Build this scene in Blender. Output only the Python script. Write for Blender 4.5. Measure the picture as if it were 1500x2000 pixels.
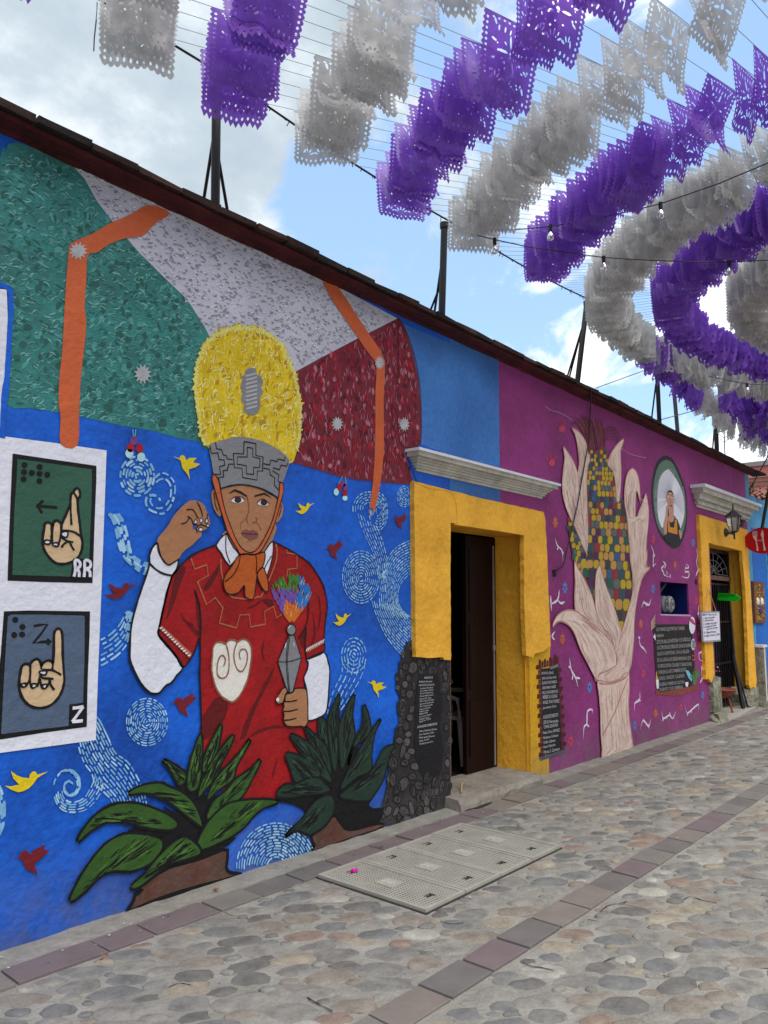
import bpy, bmesh, math, random
from mathutils import Vector, Matrix, noise as mnoise
from mathutils.geometry import tessellate_polygon, delaunay_2d_cdt
for o in list(bpy.data.objects): bpy.data.objects.remove(o)
R = random.Random(7)
SC = bpy.context.scene; COL = SC.collection
rad = math.radians
# ------------------------------------------------------------------ camera
F, CX, CY, H0, W = 1500.0, 750.0, 1000.0, 1.6, 3.77   # focal (px of the 1500x2000 photo), eye height, wall distance
_X = Vector((1298, 195, 1500)).normalized()
_U = Vector((93, -12160, 1500)); _U = (_U - _U.dot(_X)*_X).normalized()
_Y = _U.cross(_X)
def ray(px, py):
    c = Vector((px-CX, py-CY, F)); return Vector((_X.dot(c), _Y.dot(c), _U.dot(c)))
cam = bpy.data.objects.new('camera', bpy.data.cameras.new('camera')); COL.objects.link(cam)
right = Vector((_X.x, _Y.x, _U.x)); down = Vector((_X.y, _Y.y, _U.y)); fwd = Vector((_X.z, _Y.z, _U.z))
cam.matrix_world = Matrix(((right.x, -down.x, -fwd.x, 0), (right.y, -down.y, -fwd.y, 0), (right.z, -down.z, -fwd.z, H0), (0, 0, 0, 1)))
cam.data.sensor_fit = 'VERTICAL'; cam.data.sensor_height = 36; cam.data.lens = 27
cam.data.clip_start = 0.05; cam.data.clip_end = 500
SC.camera = cam
# ------------------------------------------------------------------ light
SUN_EL, SUN_AZ = rad(58), rad(-115)      # azimuth measured from +X towards +Y
sd = Vector((math.cos(SUN_EL)*math.cos(SUN_AZ), math.cos(SUN_EL)*math.sin(SUN_AZ), math.sin(SUN_EL)))
sl = bpy.data.lights.new('sun', 'SUN'); sl.energy = 1.3; sl.angle = rad(42); sl.color = (1.0, .965, .92)
so = bpy.data.objects.new('sun', sl); COL.objects.link(so)
so.rotation_euler = (-sd).to_track_quat('-Z', 'Y').to_euler(); so.location = (0, 0, 20)
world = bpy.data.worlds.new('World'); SC.world = world; world.use_nodes = True
nt = world.node_tree; nt.nodes.clear(); N = nt.nodes; L = nt.links
def wn(t, **k):
    n = N.new(t)
    for a, b in k.items(): setattr(n, a, b)
    return n
def wm(op, a, b=None, c=None):
    n = wn('ShaderNodeMath', operation=op)
    for i, v in enumerate((a, b, c)):
        if v is None: continue
        if isinstance(v, (int, float)): n.inputs[i].default_value = v
        else: L.new(v, n.inputs[i])
    return n.outputs[0]
tc = wn('ShaderNodeTexCoord'); dirv = tc.outputs['Generated']
sky = wn('ShaderNodeTexSky', sky_type='NISHITA'); sky.sun_disc = False; sky.sun_elevation = SUN_EL; sky.sun_rotation = rad(90)-SUN_AZ
sky.air_density = 1.0; sky.dust_density = .6; sky.ozone_density = 2.0
sep = wn('ShaderNodeSeparateXYZ'); L.new(dirv, sep.inputs[0])
zz = wm('ADD', wm('MAXIMUM', sep.outputs[2], 0.0), .35)
cmb = wn('ShaderNodeCombineXYZ'); L.new(wm('DIVIDE', sep.outputs[0], zz), cmb.inputs[0]); L.new(wm('DIVIDE', sep.outputs[1], zz), cmb.inputs[1])
def noise(scale, detail, rough, off=(0, 0, 0), dist=0.0):
    mp = wn('ShaderNodeMapping'); mp.inputs['Location'].default_value = off; L.new(cmb.outputs[0], mp.inputs[0])
    n = wn('ShaderNodeTexNoise'); n.inputs['Scale'].default_value = scale; n.inputs['Detail'].default_value = detail
    n.inputs['Roughness'].default_value = rough; n.inputs['Distortion'].default_value = dist; L.new(mp.outputs[0], n.inputs['Vector']); return n.outputs[0]
n1 = noise(3.4, 10, .62, (3.1, 1.7, 0), .5); n2 = noise(1.3, 4, .5, (8, 2, 0)); n3 = noise(6, 8, .6, (1, 5, 0))
def blob(px, py, r0, r1):
    d = ray(px, py).normalized(); v = wn('ShaderNodeVectorMath', operation='DOT_PRODUCT'); L.new(dirv, v.inputs[0]); v.inputs[1].default_value = d
    m = wn('ShaderNodeMapRange'); m.interpolation_type = 'SMOOTHSTEP'; L.new(v.outputs['Value'], m.inputs[0])
    m.inputs[1].default_value = math.cos(rad(r1)); m.inputs[2].default_value = math.cos(rad(r0)); return m.outputs[0]
# openings of blue between the clouds
clear = None
for b in [(900, 570, 0, 13), (800, 430, 0, 11), (690, 370, 0, 7), (1210, 170, 0, 9), (1450, 180, 0, 13), (930, 30, 0, 9), (1250, 780, 0, 7), (1000, 300, 0, 11), (1200, 500, 0, 9)]:
    o_ = blob(*b); clear = o_ if clear is None else wm('MAXIMUM', clear, o_)
cov = wm('ADD', wm('SUBTRACT', wm('ADD', wm('MULTIPLY', n1, 2.6), wm('MULTIPLY', n2, .7)), wm('MULTIPLY', clear, .66)), -.82)
mr = wn('ShaderNodeMapRange'); mr.interpolation_type = 'SMOOTHSTEP'; L.new(cov, mr.inputs[0]); mr.inputs[1].default_value = .22; mr.inputs[2].default_value = .60
white = None
for b in [(1010, 640, 2, 8), (1160, 700, 3, 10), (1350, 560, 3, 12), (1130, 60, 1, 8), (1440, 860, 3, 9), (1230, 420, 2, 9)]:
    o_ = blob(*b); white = o_ if white is None else wm('MAXIMUM', white, o_)
br = wm('ADD', wm('MULTIPLY', n3, 1.15), wm('MULTIPLY', white, .5))
cr = wn('ShaderNodeValToRGB'); L.new(br, cr.inputs[0])
cr.color_ramp.elements[0].position = .25; cr.color_ramp.elements[0].color = (1.75, 2.12, 2.45, 1)
cr.color_ramp.elements[1].position = .95; cr.color_ramp.elements[1].color = (4.6, 4.75, 4.9, 1)
e = cr.color_ramp.elements.new(.55); e.color = (2.3, 2.68, 2.98, 1)
blu = wn('ShaderNodeMix', data_type='RGBA'); blu.inputs['Factor'].default_value = .55; L.new(sky.outputs[0], blu.inputs[6]); blu.inputs[7].default_value = (1.9, 2.9, 4.2, 1)
mx = wn('ShaderNodeMix', data_type='RGBA'); L.new(mr.outputs[0], mx.inputs['Factor']); L.new(blu.outputs[2], mx.inputs[6]); L.new(cr.outputs[0], mx.inputs[7])
bg = wn('ShaderNodeBackground'); L.new(mx.outputs[2], bg.inputs[0]); bg.inputs[1].default_value = 0.10
wo = wn('ShaderNodeOutputWorld'); L.new(bg.outputs[0], wo.inputs[0])
vs = SC.view_settings; vs.view_transform = 'Standard'; vs.look = 'None'; vs.exposure = 1.5; vs.gamma = 1; vs.use_curve_mapping = False
# ------------------------------------------------------------------ materials
def lin(h):
    h = h.lstrip('#'); c = [int(h[i:i+2], 16)/255 for i in (0, 2, 4)]
    return tuple((v/12.92 if v <= .04045 else ((v+.055)/1.055)**2.4) for v in c)
def sc(c, k): return tuple(max(0, min(1, v*k)) for v in c[:3]) + (1,)
MATS = {}
def surf(name, col, rough=.8, spec=.25, var=.18, vscale=2.5, fine=25., bump=.35, bscale=14., dirt=0.0, metal=0.0, col2=None, bdist=.01, stretch=(1, 1, 1)):
    """matte surface in one base colour with mottling, fine grain, relief and (dirt) grime near the pavement"""
    if name in MATS: return MATS[name]
    if isinstance(col, str): col = lin(col)
    m = bpy.data.materials.new(name); m.use_nodes = True; t = m.node_tree; b = t.nodes['Principled BSDF']; lk = t.links
    b.inputs['Roughness'].default_value = rough; b.inputs['Specular IOR Level'].default_value = spec; b.inputs['Metallic'].default_value = metal
    g = t.nodes.new('ShaderNodeNewGeometry'); mp = t.nodes.new('ShaderNodeMapping'); mp.inputs['Scale'].default_value = stretch; lk.new(g.outputs['Position'], mp.inputs[0]); P_ = mp.outputs[0]
    def nz(s, d, r=.55):
        n = t.nodes.new('ShaderNodeTexNoise'); n.inputs['Scale'].default_value = s; n.inputs['Detail'].default_value = d; n.inputs['Roughness'].default_value = r; lk.new(P_, n.inputs['Vector']); return n.outputs[0]
    a, f = nz(vscale, 5), nz(fine, 4, .6)
    ad = t.nodes.new('ShaderNodeMath'); ad.operation = 'MULTIPLY_ADD'; lk.new(f, ad.inputs[0]); ad.inputs[1].default_value = .5; lk.new(a, ad.inputs[2])
    r_ = t.nodes.new('ShaderNodeMapRange'); lk.new(ad.outputs[0], r_.inputs[0]); r_.inputs[1].default_value = .5; r_.inputs[2].default_value = 1.0
    mx = t.nodes.new('ShaderNodeMix'); mx.data_type = 'RGBA'; lk.new(r_.outputs[0], mx.inputs['Factor'])
    mx.inputs[6].default_value = sc(col, 1-var); mx.inputs[7].default_value = sc(lin(col2) if col2 else col, 1+var)
    out = mx.outputs[2]
    if dirt > 0:
        s = t.nodes.new('ShaderNodeSeparateXYZ'); lk.new(g.outputs['Position'], s.inputs[0])
        q = t.nodes.new('ShaderNodeMapRange'); q.interpolation_type = 'SMOOTHSTEP'; lk.new(s.outputs[2], q.inputs[0]); q.inputs[1].default_value = .55; q.inputs[2].default_value = -.05
        dn = nz(5., 8, .7); mu = t.nodes.new('ShaderNodeMath'); mu.operation = 'MULTIPLY'; lk.new(q.outputs[0], mu.inputs[0])
        dr = t.nodes.new('ShaderNodeMapRange'); lk.new(dn, dr.inputs[0]); dr.inputs[1].default_value = .30; dr.inputs[2].default_value = .60; dr.inputs[4].default_value = dirt
        lk.new(dr.outputs[0], mu.inputs[1])
        m2 = t.nodes.new('ShaderNodeMix'); m2.data_type = 'RGBA'; lk.new(mu.outputs[0], m2.inputs['Factor']); lk.new(out, m2.inputs[6]); m2.inputs[7].default_value = (.12, .115, .105, 1); out = m2.outputs[2]
    lk.new(out, b.inputs['Base Color'])
    if bump > 0:
        k = nz(bscale, 7, .62); k2 = nz(bscale*.22, 3)
        s2 = t.nodes.new('ShaderNodeMath'); s2.operation = 'MULTIPLY_ADD'; lk.new(k2, s2.inputs[0]); s2.inputs[1].default_value = 1.6; lk.new(k, s2.inputs[2])
        bp = t.nodes.new('ShaderNodeBump'); bp.inputs['Strength'].default_value = bump; bp.inputs['Distance'].default_value = bdist; lk.new(s2.outputs[0], bp.inputs['Height']); lk.new(bp.outputs[0], b.inputs['Normal'])
    MATS[name] = m; return m
def paint(name, col, var=.12, **k):      # wall paint on rough plaster
    k.setdefault('bump', .6); k.setdefault('bdist', .018); k.setdefault('bscale', 19); k.setdefault('rough', .62); k.setdefault('spec', .3)
    return surf('paint_'+name, col, var=var, **k)
# ------------------------------------------------------------------ object helpers
def link(name, mesh, parent=None, mats=(), loc=None):
    o = bpy.data.objects.new(name, mesh); COL.objects.link(o)
    for m in mats: mesh.materials.append(m)
    if parent:
        o.parent = parent
        if parent.type == 'EMPTY': o.matrix_parent_inverse = Matrix.Translation(-parent.location)
    if loc: o.location = loc
    return o
def mk(name, V, Fc, mat, parent=None, smooth=False, mi=None):
    me = bpy.data.meshes.new(name); me.from_pydata([tuple(v) for v in V], [], Fc)
    mats = mat if isinstance(mat, (list, tuple)) else [mat]
    o = link(name, me, parent, mats)
    if mi: me.polygons.foreach_set('material_index', mi)
    if smooth: me.polygons.foreach_set('use_smooth', [True]*len(me.polygons))
    me.update(); return o
def thing(name, label, cat, loc=(0, 0, 0), group=None):
    o = bpy.data.objects.new(name, None); COL.objects.link(o); o.location = loc; o.empty_display_size = .1
    o['label'] = label; o['category'] = cat
    if group: o['group'] = group
    return o
def tag(o, label=None, cat=None, group=None, kind=None):
    if label: o['label'] = label
    if cat: o['category'] = cat
    if group: o['group'] = group
    if kind: o['kind'] = kind
    return o
class MB:
    def __init__(s): s.v = []; s.f = []; s.m = []
    def add(s, V, Fc, mi=0):
        b = len(s.v); s.v += [tuple(v) for v in V]; s.f += [tuple(i+b for i in f) for f in Fc]; s.m += [mi]*len(Fc)
    def box(s, x0, x1, y0, y1, z0, z1, mi=0, j=0):
        c = [(x, y, z) for z in (z0, z1) for y in (y0, y1) for x in (x0, x1)]
        if j: c = [(x+R.uniform(-j, j), y+R.uniform(-j, j), z+R.uniform(-j, j)) for x, y, z in c]
        s.add(c, [(0, 2, 3, 1), (4, 5, 7, 6), (0, 1, 5, 4), (2, 6, 7, 3), (0, 4, 6, 2), (1, 3, 7, 5)], mi)
    def tube(s, pts, r, n=6, mi=0, cap=True):
        pts = [Vector(p) for p in pts]; rs = r if isinstance(r, (list, tuple)) else [r]*len(pts); rings = []
        up = Vector((0, 0, 1))
        for i, p in enumerate(pts):
            d = (pts[min(i+1, len(pts)-1)]-pts[max(i-1, 0)]).normalized()
            a = d.cross(up if abs(d.z) < .95 else Vector((0, 1, 0))).normalized(); b = d.cross(a)
            rings.append([p+rs[i]*(math.cos(2*math.pi*k/n)*a+math.sin(2*math.pi*k/n)*b) for k in range(n)])
        V = [v for r_ in rings for v in r_]
        Fc = [(i*n+k, i*n+(k+1) % n, (i+1)*n+(k+1) % n, (i+1)*n+k) for i in range(len(pts)-1) for k in range(n)]
        if cap: Fc += [tuple(range(n))[::-1], tuple(range((len(pts)-1)*n, len(pts)*n))]
        s.add(V, Fc, mi)
    def lathe(s, prof, c, n=12, mi=0, axis='z'):
        V = []
        for r, z in prof:
            for k in range(n):
                a = 2*math.pi*k/n
                p = (r*math.cos(a), r*math.sin(a), z)
                if axis == 'y': p = (p[0], p[2], p[1])
                if axis == 'x': p = (p[2], p[0], p[1])
                V.append((c[0]+p[0], c[1]+p[1], c[2]+p[2]))
        Fc = [(i*n+k, i*n+(k+1) % n, (i+1)*n+(k+1) % n, (i+1)*n+k) for i in range(len(prof)-1) for k in range(n)]
        s.add(V, Fc, mi)
    def build(s, name, mat, parent=None, smooth=False): return mk(name, s.v, s.f, mat, parent, smooth, s.m if any(s.m) else None)
# ---- tracing on the wall: pixel of the photo -> point (X,Z) on the wall plane, 'off' metres in front of it
def P(px, py, off=0.0):
    r = ray(px, py); t = (W-off)/r.y; return (t*r.x, H0+t*r.z)
def G(px, py, z=0.0):
    r = ray(px, py); t = (z-H0)/r.z; return (t*r.x, t*r.y)
def AX(px, py, X):
    r = ray(px, py); t = X/r.x; return (t*r.y, H0+t*r.z)
def T(s, ox=0, oy=0, k=1.0):            # "x,y x,y" read off an enlarged crop -> photo pixels
    return [(ox+float(a)/k, oy+float(b)/k) for a, b in (q.split(',') for q in s.split())]
fA = lambda s: T(s, 370, 840, 5); fB = lambda s: T(s, 220, 960, 4.546); fC = lambda s: T(s, 380, 1160, 5.357)
fD = lambda s: T(s, 530, 1100, 6.06); fE = lambda s: T(s, 0, 880, 7.143); fF = lambda s: T(s, 0, 1180, 7.143)
fG = lambda s: T(s, 130, 1360, 3.488); fH = lambda s: T(s, 540, 1340, 5.882); fI = lambda s: T(s, 220, 820, 7.5)
fJ = lambda s: T(s, 620, 920, 5.556); fK = lambda s: T(s, 0, 1380, 5.263); fL = lambda s: T(s, 180, 960, 5)
fM = lambda s: T(s, 1060, 780, 6.667); fN = lambda s: T(s, 1060, 1060, 6.522); fO = lambda s: T(s, 1060, 1290, 5.769)
fP = lambda s: T(s, 1250, 880, 10); fQ = lambda s: T(s, 1270, 1200, 11.765); fS = lambda s: T(s, 740, 1240, 5.263)
fT = lambda s: T(s, 1030, 1260, 8.333); q3 = lambda s: T(s, 1000, 1000, 3); q5 = lambda s: T(s, 500, 500, 3); q4 = lambda s: T(s, 0, 500, 3); q1 = lambda s: T(s, 0, 0, 3)
def smc(pts, n=5, closed=True):
    m = len(pts); out = []
    for i in range(m if closed else m-1):
        g = lambda j: pts[j % m] if closed else pts[max(0, min(m-1, j))]
        a, b, c, d = g(i-1), g(i), g(i+1), g(i+2)
        for k in range(n):
            t = k/n
            out.append(tuple(.5*(2*b[q]+(c[q]-a[q])*t+(2*a[q]-5*b[q]+4*c[q]-d[q])*t*t+(3*b[q]-a[q]-3*c[q]+d[q])*t**3) for q in (0, 1)))
    if not closed: out.append(pts[-1])
    return out
LY = .0013
def fill(name, pts, mat, layer, parent, smooth=0, off=0.0):
    """flat patch of paint with the traced outline, a paint film's step in front of the wall"""
    if smooth: pts = smc(pts, smooth)
    y = W-off-LY*layer; q = [P(a, b, off) for a, b in pts]
    tr = tessellate_polygon([[Vector((a, b, 0)) for a, b in q]])
    V = [(a, y, b) for a, b in q]; Fc = []
    for t in tr:
        a, b, c = (q[i] for i in t)
        Fc.append(tuple(t) if (b[0]-a[0])*(c[1]-a[1])-(b[1]-a[1])*(c[0]-a[0]) > 0 else tuple(reversed(t)))
    return mk(name, V, Fc, mat, parent)
def ribbon(mb, pts, w, y, mi=0, taper=False, jit=0.0):
    """brush line of width w (m) through wall points"""
    n = len(pts)
    if n < 2: return
    V = []
    for i, p in enumerate(pts):
        a, b = pts[max(i-1, 0)], pts[min(i+1, n-1)]
        dx, dz = b[0]-a[0], b[1]-a[1]; l = math.hypot(dx, dz) or 1e-6
        k = w/2*(1+R.uniform(-jit, jit))
        if taper: k *= max(.12, math.sin(math.pi*min(1, max(0, (i+.35)/(n-.3)))))
        nx, nz = -dz/l*k, dx/l*k
        V += [(p[0]+nx, y, p[1]+nz), (p[0]-nx, y, p[1]-nz)]
    mb.add(V, [(2*i, 2*i+2, 2*i+3, 2*i+1)[::-1] for i in range(n-1)], mi)
def lines(name, polys, w, mat, layer, parent, smooth=4, closed=False, taper=False, off=0.0, jit=.18):
    mb = MB(); y = W-off-LY*layer
    for k_, p in enumerate(polys):
        ww = w
        if isinstance(p, tuple) and len(p) == 2 and isinstance(p[1], float): p, ww = p
        if smooth: p = smc(p, smooth, closed)
        q = [P(a, b, off) for a, b in p]
        if closed: q.append(q[0])
        ribbon(mb, q, ww, y-(k_ % 50)*1.0e-5, taper=taper, jit=jit)
    o = mb.build(name, mat, parent)
    if len(polys) > 1: o['kind'] = 'stuff'
    return o
def inside(p, poly):
    c = False; j = len(poly)-1
    for i in range(len(poly)):
        a, b = poly[i], poly[j]
        if (a[1] > p[1]) != (b[1] > p[1]) and p[0] < (b[0]-a[0])*(p[1]-a[1])/(b[1]-a[1])+a[0]: c = not c
        j = i
    return c
def strokes(name, poly, n, mats, layer, parent, size=(.02, .05), w=.006, ang=(0, 360), curve=.6, excl=(), asp=1.0):
    """scatter of short curved brush dabs inside a traced outline"""
    q = [P(a, b) for a, b in poly]; ex = [[P(a, b) for a, b in e_] for e_ in excl]; mb = MB()
    x0, x1 = min(a for a, b in q), max(a for a, b in q); z0, z1 = min(b for a, b in q), max(b for a, b in q); c = 0; tries = 0
    while c < n and tries < n*12:
        tries += 1; p = (R.uniform(x0, x1), R.uniform(z0, z1))
        if not inside(p, q) or any(inside(p, e_) for e_ in ex): continue
        l = R.uniform(*size); a = rad(R.uniform(*ang)); cv = R.uniform(.3, 1)*curve*R.choice((1, 1, -1)); pts = []
        for i in range(5):
            t = i/4-.5; u = t*l; v = cv*l*(.25-t*t)
            pts.append((p[0]+(u*math.cos(a)-v*math.sin(a))*asp, p[1]+u*math.sin(a)+v*math.cos(a)))
        ribbon(mb, pts, w*R.uniform(.6, 1.5), W-LY*layer-R.uniform(0, .0006), mi=R.randrange(len(mats)), taper=True); c += 1
    o = mb.build(name, mats, parent); o['kind'] = 'stuff'; return o
# ------------------------------------------------------------------ setting: ground
S1 = (3.405, 3.597); S2 = (1.965, 2.158); COVER = (3.385, 4.865, 2.60, 3.412)
M_mort = surf('mortar_joints', '#8c8880', var=.3, vscale=4, fine=80, bump=1.0, bscale=45, bdist=.01, rough=.92)
def axis(parts):
    out = []
    for a, b, st in parts:
        n_ = max(1, int(round((b-a)/st))); out += [a+(b-a)*i/n_ for i in range(n_)]
    return out+[parts[-1][1]]
xs = axis([(-60, -8, 26), (-8, 1.1, 2.4), (1.1, 7.5, .034), (7.5, 12, .08), (12, 20, .4), (20, 60, 10), (60, 200, 70)])
ys = axis([(-60, -5, 20), (-5, -1, .25), (-1, 1.0, .07), (1.0, 3.42, .034), (3.42, 3.8, .12), (3.8, 12, 4), (12, 60, 24)])
V = []; Fc = []
for y in ys:
    for x in xs:
        z = 0
        if 1 < x < 20 and -5 < y < 3.62 and not (COVER[0]-.03 < x < COVER[1]+.03 and COVER[2]-.03 < y < COVER[3]+.02):
            amp = 1.0 if not (S2[0]-.02 < y < S2[1]+.02 or y > S1[0]-.02) else .25
            z = amp*(.0055*mnoise.noise((x*9, y*9, 3.1))+.0045*mnoise.noise((x*23, y*23, 9))+.003*mnoise.noise((x*2.1, y*2.1, 0))+R.uniform(-.0012, .0012))
        V.append((x, y, z))
nx = len(xs)
for j in range(len(ys)-1):
    for i in range(nx-1): Fc.append((j*nx+i, j*nx+i+1, (j+1)*nx+i+1, (j+1)*nx+i))
street = mk('cobbled_street', V, Fc, M_mort, smooth=True); tag(street, kind='structure')
STONE = [surf('stone_%s' % n, c, var=.3, vscale=13, fine=75, bump=.9, bscale=38, bdist=.007, rough=.85) for n, c in
         dict(grey='#827e77', bluegrey='#706f6d', brown='#80776d', dark='#686561', tan='#8f8575', rust='#837166', pale='#98948b', slate='#787570').items()]
def stone_shape(seed):
    r = random.Random(seed); n = 10; V = []; rr = [1+r.uniform(-.2, .12)+(.14 if r.random() < .3 else 0) for _ in range(n)]; top = r.uniform(.75, 1.1)
    for lev, (k, z) in enumerate(((1.04, -.6), (.98, .25), (.80, .85), (.42, 1.0))):
        for i in range(n):
            a = 2*math.pi*i/n; V.append((k*rr[i]*math.cos(a)*.5, k*rr[i]*math.sin(a)*.5, z*top*(1+r.uniform(-.14, .14))))
    V.append((0, 0, top)); Fc = []
    for l in range(3):
        for i in range(n): Fc.append((l*n+i, l*n+(i+1) % n, (l+1)*n+(i+1) % n, (l+1)*n+i))
    Fc += [(3*n+i, 3*n+(i+1) % n, 4*n) for i in range(n)]; return V, Fc
shapes = [stone_shape(i) for i in range(9)]; smesh = {}
cand = []; grid = {}; RA = rad(-38); ca_, sa_ = math.cos(RA), math.sin(RA)
def vis_w(x, y):
    d = Vector((x, y, -H0)); z = fwd.dot(d)
    if z < .3: return 0
    u, v = CX+F*right.dot(d)/z, CY+F*down.dot(d)/z
    return z if -120 < u < 1620 and v < 2120 else 0
for rr_, cnt in ((.062, 9000), (.053, 14000), (.044, 22000), (.036, 30000), (.028, 30000), (.021, 22000)):
    for q_ in range(int(cnt*1.6)):
        # extra tries at the camera end, where the gaps show
        x = .8+(R.random()**1.25)*15.5; y = -4.6+R.random()*7.98
        if q_ > cnt: x = 1.2+R.random()*4.2; y = -.3+R.random()*3.68
        rad_ = rr_*R.uniform(.9, 1.12); ax = R.uniform(1.35, 2.1)
        if S2[0]-rad_-.015 < y < S2[1]+rad_+.015 or y > S1[0]-rad_-.012 or (COVER[0]-rad_-.03 < x < COVER[1]+rad_+.03 and COVER[2]-rad_-.02 < y < COVER[3]+.08): continue
        z = vis_w(x, y)
        if not z or (rr_ < .04 and z > 8) or (rr_ < .025 and z > 5.5): continue
        u, v = (x*ca_+y*sa_)/1.7, -x*sa_+y*ca_; gx_, gy_ = int(u/.14), int(v/.14); ok = True
        for i in (-1, 0, 1):
            for j in (-1, 0, 1):
                for (a, b, c) in grid.get((gx_+i, gy_+j), ()):
                    if (u-a)**2+(v-b)**2 < (rad_+c+.002)**2*.93: ok = False; break
                if not ok: break
            if not ok: break
        if not ok: continue
        grid.setdefault((gx_, gy_), []).append((u, v, rad_)); cand.append((rad_*rad_*ax/z**3, x, y, 2*rad_*ax, 2*rad_, RA+R.uniform(-.22, .22)))
print('STONES', len(cand))
cand.sort(reverse=True)
Vs = []; rest = MB()
for i, (_, x, y, a, b, r_) in enumerate(cand):
    ci = R.choices(range(8), (7, 4, 4, 3, 1.2, 1.2, 1.3, 5))[0]; si = R.randrange(9); hgt = R.uniform(.005, .0145)
    if i < 300:
        if (si, ci) not in smesh:
            me = bpy.data.meshes.new('cobblestone'); me.from_pydata(*[shapes[si][0], [], shapes[si][1]]); me.materials.append(STONE[ci]); me.polygons.foreach_set('use_smooth', [True]*len(me.polygons)); smesh[(si, ci)] = me
        o = bpy.data.objects.new('cobblestone', smesh[(si, ci)]); COL.objects.link(o); o.parent = street
        o.location = (x, y, 0); o.rotation_euler = (R.uniform(-.05, .05), R.uniform(-.05, .05), r_); o.scale = (a, b, hgt)
    else:
        c, s = math.cos(r_), math.sin(r_)
        rest.add([(x+p[0]*a*c-p[1]*b*s, y+p[0]*a*s+p[1]*b*c, p[2]*hgt) for p in shapes[si][0]], shapes[si][1], ci)
tag(rest.build('cobblestones', STONE, street, True), kind='stuff')
SLAB = [surf('slab_%s' % n, c, var=.14, vscale=6, fine=80, bump=.35, bscale=60, bdist=.003, rough=.75) for n, c in dict(grey='#75706b', purple='#6f6263', brown='#786f68', dark='#696461').items()]
def strip(y0, y1, bounds, ln):
    x = bounds[0]; bs = list(bounds)
    while bs[-1] < 17: bs.append(bs[-1]+R.uniform(*ln))
    for a, b in zip(bs, bs[1:]):
        mb = MB(); j = .006; h = R.uniform(.006, .014); g_ = .008
        x0, x1 = a+g_, b-g_
        top = [(x0+R.uniform(-j, j), y0+g_+R.uniform(-j, j), h), (x1+R.uniform(-j, j), y0+g_+R.uniform(-j, j), h), (x1+R.uniform(-j, j), y1-g_+R.uniform(-j, j), h), (x0+R.uniform(-j, j), y1-g_+R.uniform(-j, j), h)]
        ctr = Vector(((x0+x1)/2, (y0+y1)/2, 0))
        inn = [tuple(Vector(p)+(ctr-Vector(p)).normalized()*.008) for p in top]; inn = [(p[0], p[1], h+.002) for p in inn]
        mb.add([(p[0], p[1], -.03) for p in top]+top+inn, [(i, (i+1) % 4, 4+(i+1) % 4, 4+i) for i in range(4)]+[(4+i, 4+(i+1) % 4, 8+(i+1) % 4, 8+i) for i in range(4)]+[(8, 9, 10, 11)])
        mb.build('paving_slab', SLAB[R.choices(range(4), (5, 4, 3, 2))[0]], street)
strip(*S1, [.2, .75, 1.15, 1.63, 2.04, 2.29, 2.68, 2.96, 3.28], (.24, .42))
strip(*S2, [1.2, 1.6, 2.0, 2.42, 2.74, 3.06, 3.36, 3.68], (.29, .36))
# strip of rough cement along the foot of the wall
mb = MB(); xx = -1.0; V = []
k = 0
while xx < 14.2:
    V += [(xx, 3.61+R.uniform(-.012, .012), .002), (xx, 3.70+R.uniform(-.01, .01), .008+R.uniform(0, .006)), (xx, 3.80, .012+R.uniform(0, .012))]; xx += .09; k += 1
mb.add(V, [(3*i+j, 3*i+3+j, 3*i+4+j, 3*i+1+j) for i in range(k-1) for j in (0, 1)])
mb.build('cement_edge', surf('cement_edge', '#86827a', var=.25, vscale=7, fine=50, bump=1, bscale=26, bdist=.012, dirt=0), street, True)
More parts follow.
